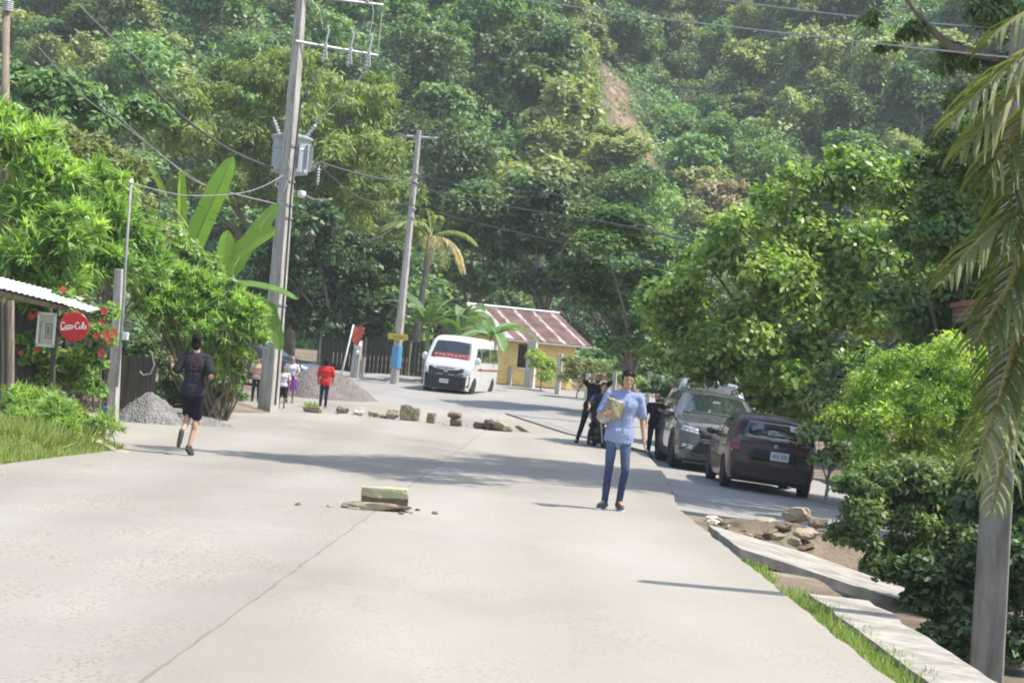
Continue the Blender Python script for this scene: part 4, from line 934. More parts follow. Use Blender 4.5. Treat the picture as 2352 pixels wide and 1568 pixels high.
mb = MB(); mb.lathe([(.085, 0), (.125, .26), (.135, .26), (.135, .28), (.118, .28), (.08, .02)], (0, 0, 0), 16); fixn(mb.build('pail', mat('blue_plastic', (.10, .30, .42), .5, var=.15), root, smooth=True))
link('seedling', rosette_crown([((random.uniform(-.12, .12), random.uniform(-.1, .1), .3+.3*random.random()), (0, -.2, 1)) for _ in range(12)], 7, .2, .05), LF['broad'], root)
# ------------------------------------------------------------------ the yellow house and its fence
Yh = 76; al = R(25); c0 = U(1345, 794, Yh)                      # right end of the eave
ex = Vector((-math.cos(al), -math.sin(al), 0)); dn = Vector((math.sin(al), -math.cos(al), 0))
zg = gz(c0.x, Yh)+.0; hb_ = Vector((c0.x, Yh, zg)); root = empty('yellow_house', hb_, label='small yellow house with a brown and white striped corrugated roof', cat='house'); ez = c0.z-zg; LEN = 3.9
M['yellow_wall'] = streaky('yellow_plaster', (.84, .64, .26), (.70, .50, .19), (1, 1, 1), .85, .2)
def hp(a, d, z): return ex*a-dn*d+Vector((0, 0, z))             # along the eave, back from it, up
mb = MB()
w0 = .45
mb.prism([hp(.25, w0, 0), hp(LEN, w0, 0), hp(LEN, w0, ez), hp(.25, w0, ez)], -dn*.15)
mb.prism([hp(.25, w0+.152, 0), hp(.25, w0+5, 0), hp(.25, w0+5, ez), hp(.25, 3.4, ez+1.35), hp(.25, w0+.152, ez)], ex*.15)
mb.prism([hp(LEN, w0+.152, 0), hp(LEN, w0+5, 0), hp(LEN, w0+5, ez), hp(LEN, 3.4, ez+1.35), hp(LEN, w0+.152, ez)], -ex*.15); wall = fixn(mb.build('wall', M['yellow_wall'], root))
def wpx(px, py):                                               # distance along the eave seen at px
    best = min(((abs(proj(hb_+hp(t*.02, w0, 1))[0]-px), t*.02) for t in range(-20, 400))); return best[1]
a0, a1 = wpx(1211, 0), wpx(1188, 0)
mb = MB(); mb.prism([hp(a0, w0-.02, .75), hp(a1, w0-.02, .75), hp(a1, w0-.02, ez-.18), hp(a0, w0-.02, ez-.18)], dn*-.012); wn = fixn(mb.build('window', mat('dark_window', (.02, .02, .022), .2, bmp=0), root))
mb = MB()
for t in (.12, .5, .88): q = hp(a0+(a1-a0)*t, w0-.05, .76); mb.tube([q, q+Vector((0, 0, ez-.96))], .014, 5)
mb.build('window_bars', M['dark'], wn)
mb = MB(); mb.prism([hp(a0-.05, w0-.03, .68), hp(a1+.05, w0-.03, .68), hp(a1+.05, w0-.03, .74), hp(a0-.05, w0-.03, .74)], dn*.05); fixn(mb.build('sill', M['white'], wn))
ms, nt, b = newmat('striped_roof'); co = objco(nt)
sp = N(nt, 'ShaderNodeVectorMath', operation='DOT_PRODUCT'); nt.links.new(co, sp.inputs[0]); sp.inputs[1].default_value = tuple(ex)
al_ = sp.outputs['Value']; band = mth(nt, 'MODULO', mth(nt, 'ADD', al_, 20.24), .92)
brown = mth(nt, 'GREATER_THAN', mth(nt, 'ADD', band, mth(nt, 'MULTIPLY_ADD', nz(nt, co, 2.5, 4), .34, -.17)), .15)
lim = mth(nt, 'LESS_THAN', al_, 3.4)
c = mixc(nt, mth(nt, 'MULTIPLY', brown, lim), ramp(nt, nz(nt, co, 1.6, 4, .6, (2, 2, 2)), [(.35, (.24, .20, .17)), (.6, (.50, .48, .45))]), ramp(nt, nz(nt, co, 1.5, 4), [(.35, (.10, .05, .038)), (.65, (.20, .115, .09))]))
nt.links.new(c, b.inputs['Base Color']); b.inputs['Roughness'].default_value = .7
mb = MB()
rows = []
n = int((LEN+.6)/.09*4)
for k in range(n+1):
    a = -.3+(LEN+.6)*k/n; dz = .016*math.sin(k/4*6.2832)
    rows.append([hp(a, -.05, ez+dz), hp(a, 1.7, ez+.675+dz), hp(a, 3.4, ez+1.36+dz)])
mb.grid(rows); mb.grid([[p-Vector((0, 0, .02)) for p in r] for r in rows])
rows2 = [[r[2], hp(-.3+(LEN+.6)*k/n, 5.1, ez+.68), hp(-.3+(LEN+.6)*k/n, 6.7, ez-.02)] for k, r in enumerate(rows)]
mb.grid(rows2); rf = mb.build('roof', ms, root, smooth=True)
mb = MB(); mb.tube([hp(-.3, 3.4, ez+1.40), hp(LEN+.3, 3.4, ez+1.40)], .06, 6); mb.build('ridge_cap', M['roofsheet'], rf)
mb = MB(); mb.tube([hp(-.3, .0, ez-.05), hp(LEN+.3, .0, ez-.05)], .05, 4); mb.tube([hp(-.3, 0, ez-.06), hp(-.3, 3.4, ez+1.3)], .04, 4); mb.build('eave_board', M['white'], rf)
# posts of the fence round the house
pts = []
M['post_white'] = streaky('limewashed_post', (.60, .58, .52), (.38, .35, .29))
for k, (px, yb, yt, w, Y, lab) in enumerate([(1215, 893, 782, 22, 74, 'thick square concrete gate post in front of the yellow house'), (1280, 903, 812, 12, 71, 'slim concrete fence post right of the thick gate post'), (1347, 908, 858, 10, 68, 'low pale fence post below the right end of the house roof'),
                                            (1408, 912, 842, 10, 66, 'pale fence post just left of the walking man'), (1487, 930, 852, 11, 62, 'pale fence post between the walking man and the man in black'), (1170, 890, 840, 8, 75, 'short dark fence post between the van and the gate post')]):
    b_ = U(px, yb, Y); z = gz(b_.x, Y); t_ = U(px+(yb-yt)*.087, yt, Y); q = empty('fence_post', (b_.x, Y, z), label=lab, cat='post', group='posts round the yellow house')
    concrete_pole((b_.x, Y, z), (b_.x, Y, t_.z), w/S(Y), w/S(Y)*.9, R(30), M['post_white'], q)
    mb = MB(); mb.tube([(-.5*w/S(Y)-.01, -.03, (t_.z-z)*.7), (.5*w/S(Y)+.01, -.03, (t_.z-z)*.7)], .012, 5); mb.build('wire_tie', M['steel'], q); pts.append(Vector((b_.x, Y-.03, (t_.z-z)*.7+z)))
for lv, lab in ((0, 'upper fence wire strung between the pale posts'), (-.4, 'lower fence wire strung between the pale posts')):
    q = [pts[i]+Vector((0, 0, lv)) for i in (0, 1, 2, 3, 4)]; wire('fence_wire', q, .006, M['steel'], lab)
shr = [((1240, 845, 30), (1225, 820, 22), (1250, 870, 22), (1265, 850, 20)), ((1325, 850, 34), (1300, 870, 28), (1340, 880, 26), (1370, 850, 30), (1310, 830, 22), (1385, 870, 22)), ((1430, 850, 26), (1450, 880, 26), (1400, 870, 22))]
for lobs, lab, kd in zip(shr, ('thin yellow green sapling against the yellow house wall', 'scrubby green bush between the fence posts', 'low green scrub behind the walking man at the fence'), ('yellow', 'hill_pale', 'bright')):
    Y = 72.5 if lobs is shr[0] else 69; bb = U(lobs[0][0], 900, Y); bb.z = gz(bb.x, Y)
    big_tree('garden_shrub', bb, [L(a, b_, c, Y, random.uniform(-.2, .3)) for a, b_, c in lobs], kd, 2600, .15, lab, 'shrub', 'shrubs by the house', tr=.03, asp=.35)
# red roofed building hidden at the right
p = U(2312, 760, 30.3); p.z = 0; root = empty('brick_building', p, label='reddish brick building corner showing between the palm fronds and the dark tree', cat='building')
brk, nt, b = newmat('red_brick'); co = objco(nt); bt = N(nt, 'ShaderNodeTexBrick', i_Scale=5.0); mp = N(nt, 'ShaderNodeMapping'); mp.inputs['Rotation'].default_value = (R(90), 0, 0); nt.links.new(co, mp.inputs[0]); nt.links.new(mp.outputs[0], bt.inputs[0])
bt.inputs['Color1'].default_value = (.34, .12, .08, 1); bt.inputs['Color2'].default_value = (.26, .09, .065, 1); bt.inputs['Mortar'].default_value = (.3, .25, .2, 1); nt.links.new(bt.outputs[0], b.inputs['Base Color']); b.inputs['Roughness'].default_value = .9
z0, z1 = U(2255, 728, 29.2).z, U(2255, 690, 29.2).z
mb = MB(); mb.box((1.2, .6, z0/2), (2.9, 2.2, z0)); mb.build('wall', M['pole_dark'], root)
mb = MB(); mb.box((1.2, .6, (z0+z1)/2), (3.3, 2.8, z1-z0)); mb.build('parapet', brk, root)
mb = MB(); mb.box((1.2, .6, z1+.05), (3.4, 2.9, .1)); mb.build('coping', mat('terracotta', (.42, .17, .11), .8), root)
# dark fence, block post with meter, flag
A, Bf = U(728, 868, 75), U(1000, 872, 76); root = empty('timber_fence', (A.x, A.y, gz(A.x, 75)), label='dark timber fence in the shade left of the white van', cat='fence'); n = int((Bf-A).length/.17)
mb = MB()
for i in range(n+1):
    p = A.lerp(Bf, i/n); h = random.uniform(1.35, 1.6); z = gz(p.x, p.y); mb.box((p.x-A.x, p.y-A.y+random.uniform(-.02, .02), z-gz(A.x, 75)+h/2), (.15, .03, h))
mb.build('boards', streaky('shade_dark_boards', (.055, .047, .04), (.025, .022, .018), (9, 9, .6)), root)  # boards coloured darker to stand in for the shade over them
mb = MB()
for i in range(0, n+1, 11): p = A.lerp(Bf, i/n); mb = MB(); mb.tube([(p.x-A.x, p.y-A.y-.06, -.2), (p.x-A.x+.03, p.y-A.y-.06, 1.5)], .05, 6); mb.build('post', M['wood'], root)
p = U(814, 866, 70); p.z = gz(p.x, 70); root = empty('meter_post', p, label='short concrete post with a white electricity meter behind the gravel mound', cat='post')
concrete_pole(p, p+Vector((.05, 0, 1.5)), .34, .26, R(30), M['pole'], root); mb = MB(); mb.tube([(.3, 0, -.2), (.3, 0, .85)], .07, 6); mb.build('stub', M['pole'], root)
mb = MB(); c = U(822, 793, 69.8)-p; mb.ell(c, (.15, .12, .17)); mb.box(c+Vector((0, -.02, -.28)), (.12, .1, .2)); mb.build('meter', M['white'], root, smooth=True)
p = U(778, 850, 56.8); p.z = gz(p.x, p.y)+.5; root = empty('red_flag', p, label='faded red flag on a slanting pole stuck in the gravel mound', cat='flag')
mb = MB(); a, t = Vector((0, 0, -.4)), U(812, 745, 56.8)-p; mb.tube([a, t], [.032, .026], 7); mb.build('staff', M['white'], root, smooth=True)
rows = []
for i in range(9):
    u = i/8; s_ = t.lerp(a, .0+.24*u); w = .42
    rows.append([s_+Vector((w*v*(.9-.25*u), .05*math.sin(v*7+u*3), -.12*v*v-.05*math.sin(v*5+u*4))) for v in [j/8 for j in range(9)]])
mb = MB(); mb.grid(rows); mb.build('cloth', mat('faded_red_cloth', (.62, .13, .08), .8, var=.2), root, smooth=True)
# ------------------------------------------------------------------ gravel, rubble, slabs, road blocks
def heap(name, base, rx, ry, h, m, label, seed=0, n=46):
    base = Vector(base); mb = MB(); rows = []
    for i in range(n+1):
        y = -1.25+2.5*i/n; row = []
        for j in range(n+1):
            x = -1.25+2.5*j/n; r = math.hypot(x, y); q = noise.noise(Vector((x*2+seed, y*2, 0)))*.16
            z = h*max(-.12, (1-r-q*.8))*(1-.18*math.exp(-r*r*16)) + .035*noise.noise(Vector((x*9+seed, y*9, 2)))+.015*noise.noise(Vector((x*25, y*25, seed)))
            X, Y = base.x+x*rx, base.y+y*ry; row.append((x*rx, y*ry, H(X, Y)-base.z+z-.01))
        rows.append(row)
    mb.grid(rows); return tag(mb.build(name, m, smooth=True, loc=base), label, 'gravel heap')
def gravel_mat(name, a, c):
    m, nt, b = newmat(name); co = objco(nt); v = N(nt, 'ShaderNodeTexVoronoi', i_Scale=22.0); nt.links.new(co, v.inputs[0])
    cc = ramp(nt, nz(nt, co, 1.6, 5), [(.35, a), (.65, c)])
    sc_ = N(nt, 'ShaderNodeSeparateColor'); nt.links.new(v.outputs['Color'], sc_.inputs[0]); cc = mixc(nt, .7, cc, ramp(nt, sc_.outputs[0], [(0, (.6, .6, .6)), (1, (1.25, 1.25, 1.25))]), 'MULTIPLY')
    nt.links.new(cc, b.inputs['Base Color']); b.inputs['Roughness'].default_value = .95; bump(nt, b, v.outputs['Distance'], 1, .05); return m
M['gravel'] = gravel_mat('grey_gravel', (.17, .16, .15), (.26, .245, .23)); M['mound'] = gravel_mat('brown_gravel', (.16, .135, .12), (.24, .205, .185))
g = U(335, 972, 33.8); heap('gravel_heap', (g.x, 34.1, 0), .66, .8, .72, M['gravel'], 'pale grey gravel heap beside the plank gate, left of the runner', 3)
g = U(450, 962, 35); heap('gravel_spill', (g.x, 35.2, 0), .7, .9, .20, M['gravel'], 'low spill of grey rubble behind the runner legs', 9)
g = U(728, 922, 55); heap('gravel_mound', (g.x, 56.2, H(g.x, 56.2)), 1.85, 2.0, 1.20, M['mound'], 'large brown gravel mound behind the child in red', 5)
g = U(520, 930, 46); heap('earth_bank', (g.x, 44.5, -.03), 1.3, 2.2, .28, M['dirt'], 'low bank of tan earth at the foot of the transformer pole', 15)
def rock_mesh(size, seed, block=0.0, name='stone', rough=.12):
    """irregular stone; block > 0 keeps it boxy"""
    r_ = random.Random(seed); mb = MB(); n = 9; vs = {}
    me = bpy.data.meshes.new(name); V = []; Fc = []
    import bmesh
    bm = bmesh.new(); bmesh.ops.create_cube(bm, size=1); bmesh.ops.subdivide_edges(bm, edges=bm.edges[:], cuts=5, use_grid_fill=True)
    o = Vector((r_.uniform(0, 90), r_.uniform(0, 90), 0)); planes = [(Vector((r_.gauss(0, 1), r_.gauss(0, 1), r_.gauss(0, 1))).normalized(), r_.uniform(.33, .52)) for _ in range(7)]
    for v in bm.verts:
        p = v.co.copy(); q = p.normalized()*.58; p = q.lerp(p, .35+.6*block)
        if block < .8:
            for nn, d in planes:
                k = p.dot(nn)-d
                if k > 0: p -= nn*k*(1-block)
        p += p.normalized()*(noise.noise(p*2.6+o)*rough+noise.noise(p*7+o)*rough*.45)
        v.co = Vector((p.x*size[0], p.y*size[1], p.z*size[2]))
    bm.to_mesh(me); bm.free(); return me
def stone_mat(name, a, c, moss=None, dirt=False):
    m, nt, b = newmat(name); co = objco(nt); cc = ramp(nt, nz(nt, co, 5, 5, .65), [(.32, a), (.66, c)])
    if moss:
        cc = mixc(nt, ramp(nt, nz(nt, co, 4.2, 4), [(.50, (0, 0, 0)), (.62, (.85, .85, .85))]), cc, (*moss, 1))
    if dirt:  # dark brown tone filling the lower part below a ragged line
        sz = N(nt, 'ShaderNodeSeparateXYZ'); nt.links.new(co, sz.inputs[0]); k = mth(nt, 'LESS_THAN', mth(nt, 'MULTIPLY_ADD', nz(nt, co, 6, 4), .07, sz.outputs[2]), .022)
        cc = mixc(nt, mth(nt, 'MULTIPLY', k, .9), cc, ramp(nt, nz(nt, co, 14, 4), [(.3, (.055, .04, .028)), (.7, (.13, .10, .07))]))
    nt.links.new(cc, b.inputs['Base Color']); b.inputs['Roughness'].default_value = .95; bump(nt, b, nz(nt, co, 22, 5), .7, .02); return m
M['stone_brown'] = stone_mat('brown_stone', (.10, .075, .05), (.24, .185, .125)); M['stone_tan'] = stone_mat('tan_stone', (.26, .21, .14), (.42, .36, .26)); M['stone_pale'] = stone_mat('pale_stone', (.40, .36, .29), (.58, .53, .44))
M['stone_moss'] = stone_mat('mossy_block', (.20, .16, .12), (.36, .30, .23), (.16, .21, .06)); M['block'] = stone_mat('concrete_block', (.22, .185, .115), (.40, .355, .25), (.30, .30, .15)); M['block_road'] = stone_mat('dark_based_concrete_block', (.30, .27, .18), (.46, .42, .31), (.34, .35, .19), True); M['block_dark'] = stone_mat('dark_block_face', (.085, .065, .045), (.15, .115, .08))
def stone(px, py, Y, wpx, hpx, dep, m, label, seed, block=.0, name='stone', cat='stone', group=None, rz=0, lift=0, smooth=False, tilt=0):
    p = U(px, py, Y); w, h = wpx/S(Y), hpx/S(Y); me = rock_mesh((w, dep, h), seed, block)
    o = link(name, me, m); zb = min(v.co.z for v in me.vertices)
    o.location = (p.x, Y, H(p.x, Y)-zb-.01+lift); o.rotation_euler = (0, tilt, rz); return tag(o, label, cat, group)
gp = 'stones laid across the road'
for k, (px, py, w, h, m, blk, lab, Y) in enumerate([
    (787, 946, 28, 15, 'stone_brown', .3, 'small flat brown stone in the row, right of the child in red', 48.6), (824, 951, 24, 17, 'stone_pale', .1, 'pale pointed stone second from the left in the row', 48.4), (858, 954, 24, 14, 'stone_tan', .0, 'low tan stone in the row between two paler stones', 48.2),
    (880, 957, 18, 8, 'stone_brown', .2, 'thin brown sliver of stone in the row', 48.0), (903, 960, 30, 22, 'stone_tan', .2, 'tan stone leaning beside the big mossy block', 47.8), (931, 963, 26, 36, 'stone_moss', .75, 'taller mossy half of the big paired block in the row', 47.6),
    (954, 965, 20, 32, 'stone_tan', .75, 'bare brown half of the big paired block in the row', 47.7), (990, 969, 18, 24, 'stone_moss', .8, 'narrow upright greenish block standing alone in the row', 47.2), (1048, 978, 27, 18, 'stone_brown', .7, 'dark brown lower block under a flat stone in the row', 46.6)]):
    stone(px, py, Y, w, h, max(.22, w/S(Y)*.8), M[m], lab, 40+k, blk, group=gp, rz=random.uniform(-.3, .3))
o = stone(1044, 965, 46.6, 34, 13, .3, M['stone_brown'], 'flat brown stone lying on top of the lower block in the row', 61, .3, group=gp, lift=.20)
p = stone(1202, 985, 46.9, 40, 9, .1, M['stone_moss'], 'thin greenish stake lying at the right end of the row', 66, .7, name='wooden_stake', cat='stake', rz=R(-25)); p.rotation_euler = (0, R(22), R(-30))
for k, (px, py, w, h, m, lab) in enumerate([(1106, 980, 34, 16, 'stone_brown', 'dark brown rock at the left of the rock cluster'), (1130, 974, 36, 22, 'stone_brown', 'tallest dark rock in the middle of the rock cluster'), (1152, 984, 44, 18, 'stone_tan', 'flat greyish rock at the right of the rock cluster'), (1140, 966, 36, 12, 'stone_tan', 'reddish slab leaning on top of the rock cluster')]):
    stone(px, py, 46.3-.15*k, w, h, .35, M[m], lab, 80+k, .15, group='rocks at the right of the row', rz=random.uniform(-.6, .6), lift=.14 if k == 3 else 0, tilt=.25 if k == 3 else 0)
# clump of grass on a block at the left end of the row
p = U(716, 952, 47.5); root = empty('sod_block', (p.x, 47.5, H(p.x, 47.5)), label='grassy sod block at the left end of the row of stones', cat='sod', group=gp)
me = rock_mesh((.46, .34, .18), 33, .6); link('earth', me, M['stone_moss'], root).location = (0, 0, .08)
link('grass_tuft', rosette_crown([((random.uniform(-.2, .2), random.uniform(-.14, .14), .16), (.1, 0, 1)) for _ in range(16)], 9, .15, .02), LF['bright'], root)
# slab of concrete on a flat stone in the middle of the road
Yk = 18.9
p = U(866, 1172, Yk); me = rock_mesh((.72, .42, .09), 5, .1, rough=.05)
o = link('flat_stone', me, M['stone_tan']); o.location = (p.x, Yk, .04); o.rotation_euler = (0, R(-1), R(8)); tag(o, 'flat dark ragged stone lying under the concrete block in the middle of the road', 'stone')
p = U(884, 1140, Yk); root = empty('concrete_block', (p.x, Yk, .075), (R(2), R(-1.5), R(4)), 'mossy rectangular concrete block resting on a flat stone in the middle of the road', 'block')
link('block_body', rock_mesh((.49, .22, .165), 8, .93, rough=.05), M['block_road'], root).location = (0, 0, .085)
me = rock_mesh((.06, .05, .03), 9, .2); o = link('stone_chip', me, M['stone_brown']); q = U(921, 1176, 18.6); o.location = (q.x, 18.6, .012); tag(o, 'tiny stone chip right of the flat stone in the road', 'stone')
random.seed(77)
for k in range(25):
    if k < 20: X = random.uniform(-5.2, .8); Y = 48.4-.28*(X+5.2)+random.gauss(0, .35)
    else: X = -1.35+random.gauss(0, .4); Y = 18.7+random.gauss(0, .25)
    me = rock_mesh([random.uniform(.03, .09)]*2+[random.uniform(.02, .05)], 500+k, .0); o = link('stone_chip', me, M[random.choice(['stone_tan', 'stone_brown'])]); o.location = (X, Y, H(X, Y)+.008)
    far = k < 20; tag(o, 'small stone chip lying among the row of stones across the road' if far else 'small stone chip lying near the concrete block in the road', 'stone chip', 'chips among the row of stones' if far else 'chips near the concrete block')
# rubble heap on the right and kerb stones on the verge
random.seed(41)
rub = [(1830, 1170, 24.4, 62, 40, 'pointed slab at the top of the rubble heap', .3, 'stone_tan'), (1760, 1190, 24.0, 56, 20, 'long flat slab at the left of the rubble heap', .3, 'stone_tan'), (1800, 1200, 23.6, 44, 26, 'brown lump in the middle of the rubble heap', .0, 'stone_brown'), (1848, 1212, 23.4, 58, 32, 'pale broken lump at the right of the rubble heap', .15, 'stone_tan'),
       (1790, 1225, 23.1, 36, 20, 'small stone at the front of the rubble heap', .0, 'stone_tan'), (1825, 1235, 22.9, 34, 20, 'rounded pale stone at the lower right of the rubble heap', .0, 'stone_tan'), (1742, 1208, 23.6, 30, 14, 'little brown stone at the left foot of the rubble heap', .0, 'stone_brown'), (1770, 1215, 23.3, 36, 16, 'dark flat stone lying low in the rubble heap', .2, 'stone_brown'), (1880, 1190, 23.9, 46, 26, 'shaded stone at the far right of the rubble heap', .1, 'stone_brown'), (1850, 1250, 22.6, 40, 16, 'brown stone below the rubble heap beside the dark shrub', .1, 'stone_brown')]
for k, (px, py, Y, w, h, lab, blk, m) in enumerate(rub):
    p = U(px, py, Y); me = rock_mesh((w/S(Y)*.95, w/S(Y)*.65, h/S(Y)*.8), 120+k, blk, rough=.16); o = link('rubble_stone', me, M[m]); o.location = (p.x, Y, p.z-h*.35/S(Y)); o.rotation_euler = (random.uniform(-.3, .3), random.uniform(-.35, .2), random.uniform(-1, 1)); tag(o, lab, 'stone', 'rubble stones')
p = U(1815, 1215, 23.8); hp2 = Vector((p.x, 23.8, gz(p.x, 23.8)))
heap('rubble_earth', hp2, .9, .8, .22, M['dirt'], 'brown earth heap under the rubble stones right of the road', 21)
for k in range(26):
    a = random.uniform(0, 6.28); q = random.uniform(.2, 1.0); X, Y = 2.75+random.random()*1.7, random.uniform(21.2, 24.4)
    me = rock_mesh([random.uniform(.06, .16)]*2+[random.uniform(.04, .1)], 300+k, .0)
    o = link('small_stone', me, M[random.choice(['stone_tan', 'stone_brown', 'stone_pale'])]); o.location = (X, Y, gz(X, Y)+.01); o.rotation_euler = (0, 0, a)
    tag(o, 'small loose stone scattered on the bare earth right of the road', 'stone', 'small loose stones right of the road')
for k, (px, py, w, h, lab) in enumerate([(75, 978, 34, 24, 'tan lump among the weeds on the left verge'), (95, 1010, 18, 14, 'small pale stone below the weeds on the left verge'), (205, 985, 30, 18, 'white rounded stone near the blue bucket'), (215, 1010, 50, 18, 'pale broken kerb stone in the middle of the verge'), (250, 1012, 36, 20, 'pale kerb lump beside the verge corner'), (280, 1018, 34, 14, 'flattish pale stone at the corner of the verge'), (232, 1000, 26, 14, 'pale jagged stone above the kerb lumps'), (170, 1018, 30, 12, 'half buried pale stone in the verge grass')]):
    Y = 25.3-(py-985)*.02; p = U(px, py, Y); me = rock_mesh((w/S(Y), w/S(Y)*.7, h/S(Y)*1.3), 200+k, .1); o = link('verge_stone', me, M['stone_tan']); o.location = (p.x, Y, gz(p.x, Y)+h*.35/S(Y)); o.rotation_euler = (0, 0, random.uniform(-1, 1)); tag(o, lab, 'stone', 'stones on the left verge')
# tilted slab bridging the gutter, walkway slab beyond the grass strip
M['walk'] = streaky('old_walk_concrete', (.36, .335, .29), (.20, .18, .145), (1.5, 1.5, 1.5), .95, .8)
mb = MB(); top = [(2.46, 17.9, .015), (2.44, 20.7, .015), (3.6, 20.4, -.20), (4.95, 19.2, -.50), (4.75, 18.1, -.50), (3.6, 17.75, -.24)]
tp = []
for i in range(len(top)):
    a, b_ = Vector(top[i]), Vector(top[(i+1) % len(top)])
    for k in range(6): q = a.lerp(b_, k/6); tp.append(q+Vector((.03*noise.noise(q*3), .03*noise.noise(q*3+Vector((5, 5, 0))), 0)))
mb.prism(tp, (0, 0, -.10)); o = fixn(mb.build('tilted_slab', M['walk'])); tag(o, 'cracked concrete slab tilting down from the right road edge toward the shrub', 'concrete slab')
o['kind'] = 'thing'
rows = []
for y in np.arange(2, 15.6, .35):
    w = wb(y, 7); rows.append([(2.72+w, y, gz(2.8, y)-.1), (2.72+w, y, -.085), (2.95, y, -.09), (3.24+w*2, y, -.10), (3.24+w*2, y, -.42)])
mb = MB(); mb.grid(rows); e = rows[-1]; mb.add([e[0], e[1], e[3], e[4]], [(0, 1, 2, 3)]); tag(fixn(mb.build('walkway', M['walk'])), 'narrow old concrete walkway beside the grass strip at the right', 'walkway', kind='structure')
# dark timber kerb at the far edge of the slab
mb = MB(); P = []
for y in np.arange(55.0, 38, -1.0): P.append(Vector((slabR(y)+.05, y, road_z(y)-.045)))
o0 = P[0].copy(); mb.tube([q-o0 for q in P], .085, 6); tag(mb.build('dark_kerb', M['wood_dark'], loc=o0), 'long dark weathered kerb along the far right edge of the concrete slab', 'kerb')
# ------------------------------------------------------------------ vehicles
def paint(name, col, coat=1.0, metal=.0, rough=.35, dust=.22):
    m, nt, b = newmat(name); co = objco(nt)
    c = mixc(nt, ramp(nt, nz(nt, co, 2.2, 5, .65), [(.45, (0, 0, 0)), (.75, (dust,)*3)]), (*col, 1), (.33, .29, .23, 1))   # a film of road dust
    nt.links.new(c, b.inputs['Base Color']); b.inputs['Metallic'].default_value = metal; b.inputs['Coat Weight'].default_value = coat; b.inputs['Coat Roughness'].default_value = .06
    nt.links.new(ramp(nt, nz(nt, co, 3, 4), [(.3, (rough-.05,)*3), (.7, (rough+.2,)*3)]), b.inputs['Roughness']); return m
def glass_mat():
    m, nt, b = newmat('car_glass'); b.inputs['Base Color'].default_value = (.02, .027, .03, 1); b.inputs['Roughness'].default_value = .06; b.inputs['Specular IOR Level'].default_value = .9; b.inputs['Coat Weight'].default_value = .6; return m
def clear_mat():
    """thin window glass one can look through"""
    m, nt, b = newmat('clear_car_glass'); b.inputs['Base Color'].default_value = (.05, .06, .065, 1); b.inputs['Roughness'].default_value = .05; b.inputs['Specular IOR Level'].default_value = .8
    t = N(nt, 'ShaderNodeBsdfTransparent'); t.inputs[0].default_value = (.55, .6, .6, 1); mx = N(nt, 'ShaderNodeMixShader'); mx.inputs[0].default_value = .45
    nt.links.new(t.outputs[0], mx.inputs[1]); nt.links.new(b.outputs[0], mx.inputs[2]); nt.links.new(mx.outputs[0], nt.nodes['Material Output'].inputs['Surface']); return m
M['glass'] = glass_mat(); M['black_trim'] = mat('black_trim', (.022, .022, .024), .55, var=.1, bmp=.05); M['cladding'] = mat('grey_cladding', (.06, .06, .062), .7, var=.15); M['tyre'] = mat('tyre', (.028, .027, .026), .85, var=.2)
M['rim'] = mat('alloy_rim', (.42, .42, .43), .35, .7, var=.1, bmp=0); M['lens'] = mat('headlight_lens', (.62, .64, .66), .12, .2, var=.1, coat=.8, bmp=0); M['tail'] = mat('tail_lens', (.25, .012, .014), .2, var=.1, coat=.8, bmp=0); M['plate'] = mat('number_plate', (.72, .72, .70), .5, var=.05, bmp=0)
M['plate_ink'] = mat('plate_ink', (.05, .07, .06), .6, bmp=0); M['amber'] = mat('amber_lens', (.6, .22, .02), .3, bmp=0); M['seat'] = mat('grey_seat', (.10, .10, .105), .9)
def interp(t, x):
    if x <= t[0][0]: return t[0][1]
    for (a, b), (c, d) in zip(t, t[1:]):
        if x <= c: return b+(d-b)*(x-a)/(c-a) if c > a else d
    return t[-1][1]
